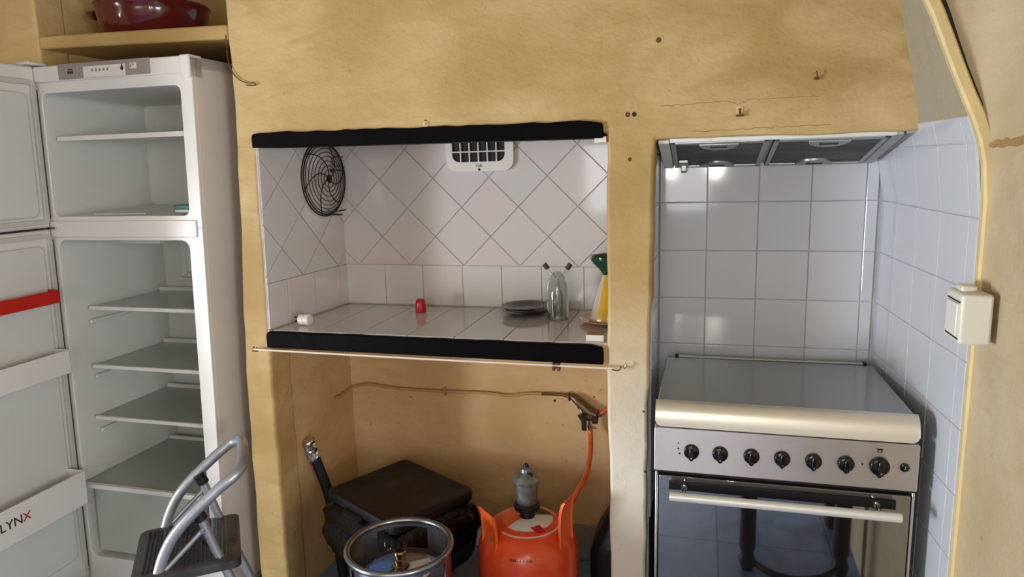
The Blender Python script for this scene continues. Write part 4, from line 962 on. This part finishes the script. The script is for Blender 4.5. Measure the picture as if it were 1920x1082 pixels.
obj('seal_ring', lathe([(0.031, 0.012), (0.0385, 0.015), (0.0395, 0.028), (0.034, 0.034)], (bx, by, 0.476), 32), 'black_pl', rg)
obj('valve_neck', lathe([(0.022, -0.012), (0.022, 0.006), (0.026, 0.010), (0.026, 0.016)], (bx, by, 0.476), 20), 'wire', rg)
obj('top_lever', join(tube([(bx-0.004, by-0.008, 0.616), (bx+0.004, by-0.012, 0.607), (bx+0.024, by-0.014, 0.598)], 0.005, 10, k=3), lathe([(0.008, 0.135), (0.008, 0.150), (0.005, 0.154)], (bx, by, 0.476), 14)), 'black_pl', rg)
obj('hose_tail', tube([(bx-0.002, by+0.014, 0.512), (bx-0.006, by+0.036, 0.503)], 0.008, 12), 'brass', rg)

# ------------------------------------------------------------------ stainless gas cylinder in front
kx, ky = -0.775, 1.605
kg = thing('steel_cylinder', 'stainless steel gas cylinder with round collar at the bottom of the view', 'gas cylinder', (kx, ky, 0))
obj('cylinder_body', lathe([(0.125, 0), (0.130, 0.01), (0.130, 0.03), (0.148, 0.06), (0.150, 0.09), (0.150, 0.345), (0.147, 0.370), (0.132, 0.396), (0.10, 0.414), (0.05, 0.424), (0.012, 0.427)], (kx, ky, 0), 64), 'keg', kg)
# collar: sheet-metal wall with hand openings, rolled rim on top
V = []; F = []; n = 96; rc = 0.138; zs2 = [0.360, 0.402, 0.408, 0.466, 0.471, 0.487]
open_ = [(78, 143), (196, 236), (318, 352)]
def isop(a): return any(p < a % 360 < q for p, q in open_)
for t in (0, 0.003):
    for z in zs2:
        for j in range(n):
            a = 2*math.pi*j/n; V.append((kx+(rc-t)*math.cos(a), ky+(rc-t)*math.sin(a), z))
k = len(zs2)
for i in range(k-1):
    for j in range(n):
        am = 360*(j+0.5)/n
        if i in (1, 2, 3) and isop(am): continue
        a = i*n+j; b1 = i*n+(j+1) % n; F.append((a, b1, b1+n, a+n)); o2 = k*n; F.append((a+o2, a+n+o2, b1+n+o2, b1+o2))
        if i in (1, 2, 3):
            if isop(am-360/n): F.append((a, a+n, a+n+o2, a+o2))
            if isop(am+360/n): F.append((b1, b1+o2, b1+n+o2, b1+n))
        elif True: pass
for j in range(n):
    if isop(360*(j+0.5)/n):
        for i in (1, 4):
            a = i*n+j; b1 = i*n+(j+1) % n; F.append((a, b1, b1+k*n, a+k*n))
obj('collar', (V, F), 'keg', kg, recalc=False)
obj('rolled_rim', tube([(kx+(rc+0.001)*math.cos(2*math.pi*i/72), ky+(rc+0.001)*math.sin(2*math.pi*i/72), 0.489) for i in range(72)], 0.0085, 14, closed=True), 'keg', kg)
obj('valve', lathe([(0.020, 0), (0.022, 0.006), (0.022, 0.012), (0.0165, 0.015), (0.0165, 0.020), (0.0190, 0.023), (0.0190, 0.030), (0.0145, 0.033), (0.0145, 0.040), (0.0175, 0.042), (0.0175, 0.050), (0.0155, 0.053), (0.0110, 0.053), (0.0100, 0.042), (0.002, 0.040)], (kx, ky, 0.422), 28), 'brass', kg)
def kfan(a0, a1, r0, r1, mt, nm):
    V = []; F = []; n = 10
    def zz(r): return 0.4295-0.0125*(r/0.1)**2
    for r in (r0, (r0+r1)/2, r1):
        for j in range(n+1):
            a = R_(a0+(a1-a0)*j/n); V.append((kx+r*math.cos(a), ky+r*math.sin(a), zz(r)))
    for i in range(2):
        for j in range(n): q = i*(n+1)+j; F.append((q, q+1, q+n+2, q+n+1))
    return obj(nm, (V, F), mt, kg)
kfan(125, 235, 0.024, 0.088, 'blue', 'blue_label')['label'] = 'blue printed label'
kfan(335, 410, 0.026, 0.086, 'paper', 'white_label')['label'] = 'plain white label'

# ------------------------------------------------------------------ bin with lid and liner
Fc = Vector((-0.886, 1.801, 0)); e1 = Vector((-0.873, 0.488, 0)); e2 = Vector((0.49, 0.872, 0))
cb = Fc+e1*0.190+e2*0.167
bn = thing('waste_bin', 'black square bin with closed lid and black bag in the lower niche', 'bin', (cb.x, cb.y, 0))
def quad_loop(h1, h2, r, z, n=5, noise=0.0, ofs=(0, 0)):
    return [tuple(cb+e1*(x+ofs[0])+e2*(y+ofs[1])+Vector((0, 0, z))) for x, y in rrect(-h1, h1, -h2, h2, r, n)]
def loft(loops, cap=True):
    n = len(loops[0]); V = [p for l in loops for p in l]; F = []
    for i in range(len(loops)-1):
        for j in range(n): F.append((i*n+j, i*n+(j+1) % n, (i+1)*n+(j+1) % n, (i+1)*n+j))
    if cap: F += [tuple(range(n-1, -1, -1)), tuple(range((len(loops)-1)*n, len(loops)*n))]
    return V, F
obj('bin_body', loft([quad_loop(0.125, 0.105, 0.03, 0.0), quad_loop(0.130, 0.110, 0.03, 0.01), quad_loop(0.165, 0.145, 0.03, 0.375), quad_loop(0.172, 0.152, 0.03, 0.39)]), 'black_pl', bn)
obj('bin_lid', loft([quad_loop(0.192, 0.168, 0.028, 0.392), quad_loop(0.194, 0.170, 0.028, 0.416), quad_loop(0.190, 0.166, 0.026, 0.424), quad_loop(0.180, 0.156, 0.02, 0.4265), quad_loop(0.174, 0.150, 0.02, 0.4245), quad_loop(0.06, 0.05, 0.02, 0.429)]), 'black_pl', bn, bevel=0.001)
obj('lid_catch', loft([quad_loop(0.045, 0.02, 0.008, 0.378, ofs=(0.02, -0.166)), quad_loop(0.048, 0.022, 0.008, 0.392, ofs=(0.02, -0.166)), quad_loop(0.045, 0.018, 0.008, 0.400, ofs=(0.02, -0.160))]), 'black_pl', bn)
# the bag folded out over the rim: a crumpled skirt
from mathutils import noise as mn
loops = []; nb_ = 34
for i, (z, off) in enumerate(((0.392, 0.0), (0.383, 0.012), (0.370, 0.020), (0.350, 0.026), (0.33, 0.031), (0.31, 0.034), (0.29, 0.036), (0.27, 0.036), (0.25, 0.034), (0.23, 0.031), (0.21, 0.026), (0.19, 0.016), (0.20, 0.006))):
    base = rrect(-0.172-off, 0.172+off, -0.152-off, 0.152+off, 0.05, nb_)
    l = []
    for j, (x, y) in enumerate(base):
        a = 2*math.pi*j/len(base); pn = Vector((x*16, y*16, z*10)); fade = min(1, i/3)
        d = Vector((x, y)).normalized(); amp = (mn.noise(pn)*0.022+mn.noise(pn*2.7)*0.014+abs(mn.noise(pn*1.3+Vector((9, 3, 1))))*0.022)*fade
        zz = z+mn.noise(Vector((x*9, y*9, 4)))*0.07*(i/12)
        l.append(tuple(cb+e1*(x+d.x*amp)+e2*(y+d.y*amp)+Vector((0, 0, zz))))
    loops.append(l)
obj('bin_bag', loft(loops, cap=False), 'bag', bn, angle=24)
fl2 = [(-0.70, 2.06, 0.235), (-0.695, 2.10, 0.20), (-0.69, 2.06, 0.14), (-0.72, 2.03, 0.13)]
# ------------------------------------------------------------------ insulated pipe with foil end
ip = thing('insulated_pipe', 'black foam-covered pipe with crumpled foil top against the niche left wall', 'pipe', (-1.30, 2.10, 0))
obj('foam_sleeve', tube([(-1.268, 2.14, 0.0), (-1.275, 2.13, 0.15), (-1.285, 2.115, 0.32), (-1.302, 2.10, 0.42), (-1.318, 2.09, 0.487)], 0.0185, 16, k=4), 'rubber', ip)
V, F = tube([(-1.316, 2.09, 0.480), (-1.321, 2.088, 0.50), (-1.325, 2.085, 0.52), (-1.329, 2.083, 0.54), (-1.332, 2.08, 0.556)], 0.0205, 18, k=3)
V = [tuple(Vector(v)+Vector([random.uniform(-0.0035, 0.0035) for _ in range(3)])) for v in V]
V = [(max(v[0], -1.343), v[1], v[2]) for v in V]
obj('foil_wrap', (V, F), 'foil', ip, smooth=False)
# ------------------------------------------------------------------ black canister by the pillar
jc = thing('black_canister', 'black plastic canister half hidden behind the pillar in the lower niche', 'canister', (-0.27, 2.2, 0))
def cl(x0, x1, y0, y1, r, z): return [(x, y, z) for x, y in rrect(x0, x1, y0, y1, r, 4)]
obj('canister_body', loft([cl(-0.335, -0.195, 2.13, 2.33, 0.03, 0), cl(-0.342, -0.188, 2.12, 2.34, 0.03, 0.01), cl(-0.342, -0.188, 2.12, 2.34, 0.03, 0.215), cl(-0.330, -0.188, 2.13, 2.33, 0.03, 0.250), cl(-0.288, -0.196, 2.17, 2.29, 0.025, 0.335), cl(-0.262, -0.210, 2.20, 2.26, 0.015, 0.345)]), 'black_pl', jc)
obj('canister_cap', lathe([(0.022, 0), (0.022, 0.022), (0.018, 0.026)], (-0.236, 2.23, 0.343), 20), 'black_gloss', jc)

# ------------------------------------------------------------------ step stool
P0 = Vector((-1.556, 1.617, 0)); wv = Vector((-0.606, 0.795, 0)); uv = Vector((0.795, 0.606, 0)); WS = 0.268
def sp(u, w_, z): return tuple(P0+uv*u+wv*w_+Vector((0, 0, z)))
ss = thing('step_stool', 'worn aluminium folding step stool with black ribbed tread before the fridge', 'step stool', sp(0.08, -WS/2, 0))
prof = [(-0.165, 0.012), (-0.06, 0.26), (0.0, 0.425), (0.022, 0.485), (0.048, 0.533), (0.085, 0.575), (0.130, 0.614), (0.175, 0.650), (0.207, 0.672)]
left = [sp(u, 0, z) for u, z in prof]; right = [sp(u, -WS, z) for u, z in prof[::-1]]
top_ = [sp(0.228, -0.012, 0.6835), sp(0.243, -0.05, 0.697), sp(0.245, -0.13, 0.705), sp(0.243, -0.215, 0.699), sp(0.230, -0.255, 0.687)]
obj('front_frame', tube(left+top_+right, 0.0150, 14, k=5), 'tubealu', ss)
for w_ in (-0.010, -WS+0.010):
    obj('rear_leg', tube([sp(0.118, w_, 0.590), sp(0.150, w_, 0.475), sp(0.300, w_, 0.012)], 0.0125, 12), 'tubealu', ss)
    obj('joint', tube([sp(0.112, w_, 0.598), sp(0.126, w_, 0.566)], 0.0165, 12), 'black_pl', ss, bevel=0.002)
    o_ = 0.014 if w_ < -0.1 else -0.014
    br_ = obj('brace', tube([sp(0.128, w_-o_, 0.545), sp(0.022, w_-o_, 0.448)], 0.0065, 8), 'tubealu', ss)
    for u, z in ((0.124, 0.541), (0.024, 0.450)): obj('rivet', tube([sp(u, w_-o_, z), sp(u, w_-o_*1.6, z)], 0.005, 10), 'chrome', br_)
    for u, z in ((-0.168, 0.0), (0.303, 0.0)): obj('rubber_foot', tube([sp(u, w_ if u > 0 else (0 if w_ > -0.1 else -WS), 0.0), sp(u*0.985, w_ if u > 0 else (0 if w_ > -0.1 else -WS), 0.03)], 0.015, 12), 'black_pl', ss)
obj('rear_crossbar', tube([sp(0.27, -0.010, 0.10), sp(0.27, -WS+0.010, 0.10)], 0.009, 10), 'tubealu', ss)
def tread(u0, u1, w0, w1, z, nm):
    lo_ = [sp(u, w_, z-0.026) for u, w_ in rrect(u0, u1, w0, w1, 0.022, 4)]; up_ = [sp(u, w_, z-0.003) for u, w_ in rrect(u0, u1, w0, w1, 0.022, 4)]
    up2 = [sp(u, w_, z) for u, w_ in rrect(u0+0.004, u1-0.004, w0+0.004, w1-0.004, 0.020, 4)]
    t_ = obj(nm, loft([lo_, up_, up2]), 'tread', ss)
    ribs = []; k = int((u1-u0-0.05)/0.011)
    for i in range(k):
        u = u0+0.028+0.011*i
        a = [sp(u-0.0025, w0+0.02, z), sp(u+0.0025, w0+0.02, z), sp(u+0.0018, w0+0.02, z+0.0028), sp(u-0.0018, w0+0.02, z+0.0028)]
        ribs.append(prism(a, tuple(wv*(w1-w0-0.04))))
    r_ = obj('ribs', join(*ribs), 'tread', t_, smooth=False); r_['kind'] = 'stuff'
    return t_
t1 = tread(-0.060, 0.214, -0.292, -0.006, 0.449, 'top_tread')
obj('grip_hole', loft([[sp(0.13+0.016*math.cos(a), -0.15+0.030*math.sin(a), z) for a in [2*math.pi*i/20 for i in range(20)]] for z in (0.4495, 0.4527)]), 'black_gloss', t1)
tread(-0.20, -0.045, -0.262, -0.006, 0.225, 'lower_tread')

# ------------------------------------------------------------------ dark wooden stool in front of the oven (reflected in its glass)
cs = thing('wooden_chair', 'dark wooden chair with turned legs, reflected in the oven door glass', 'chair', (0.34, 0.72, 0))
for x, y in ((0.182, 0.925), (0.502, 0.900), (0.209, 0.56), (0.530, 0.54)):
    obj('leg', lathe([(0.020, 0), (0.026, 0.02), (0.030, 0.045), (0.022, 0.06), (0.024, 0.075), (0.029, 0.09), (0.028, 0.20), (0.030, 0.30), (0.024, 0.33), (0.032, 0.35), (0.032, 0.44)], (x, y, 0), 20), 'wood_d', cs)
obj('seat', box(0.150, 0.55, 0.50, 0.96, 0.441, 0.465), 'wood_d', cs, bevel=0.008)
obj('stretcher', tube([(0.20, 0.93, 0.035), (0.26, 0.99, 0.032), (0.34, 1.01, 0.03), (0.43, 0.98, 0.032), (0.490, 0.915, 0.035)], 0.013, 10, k=4), 'wood_d', cs)
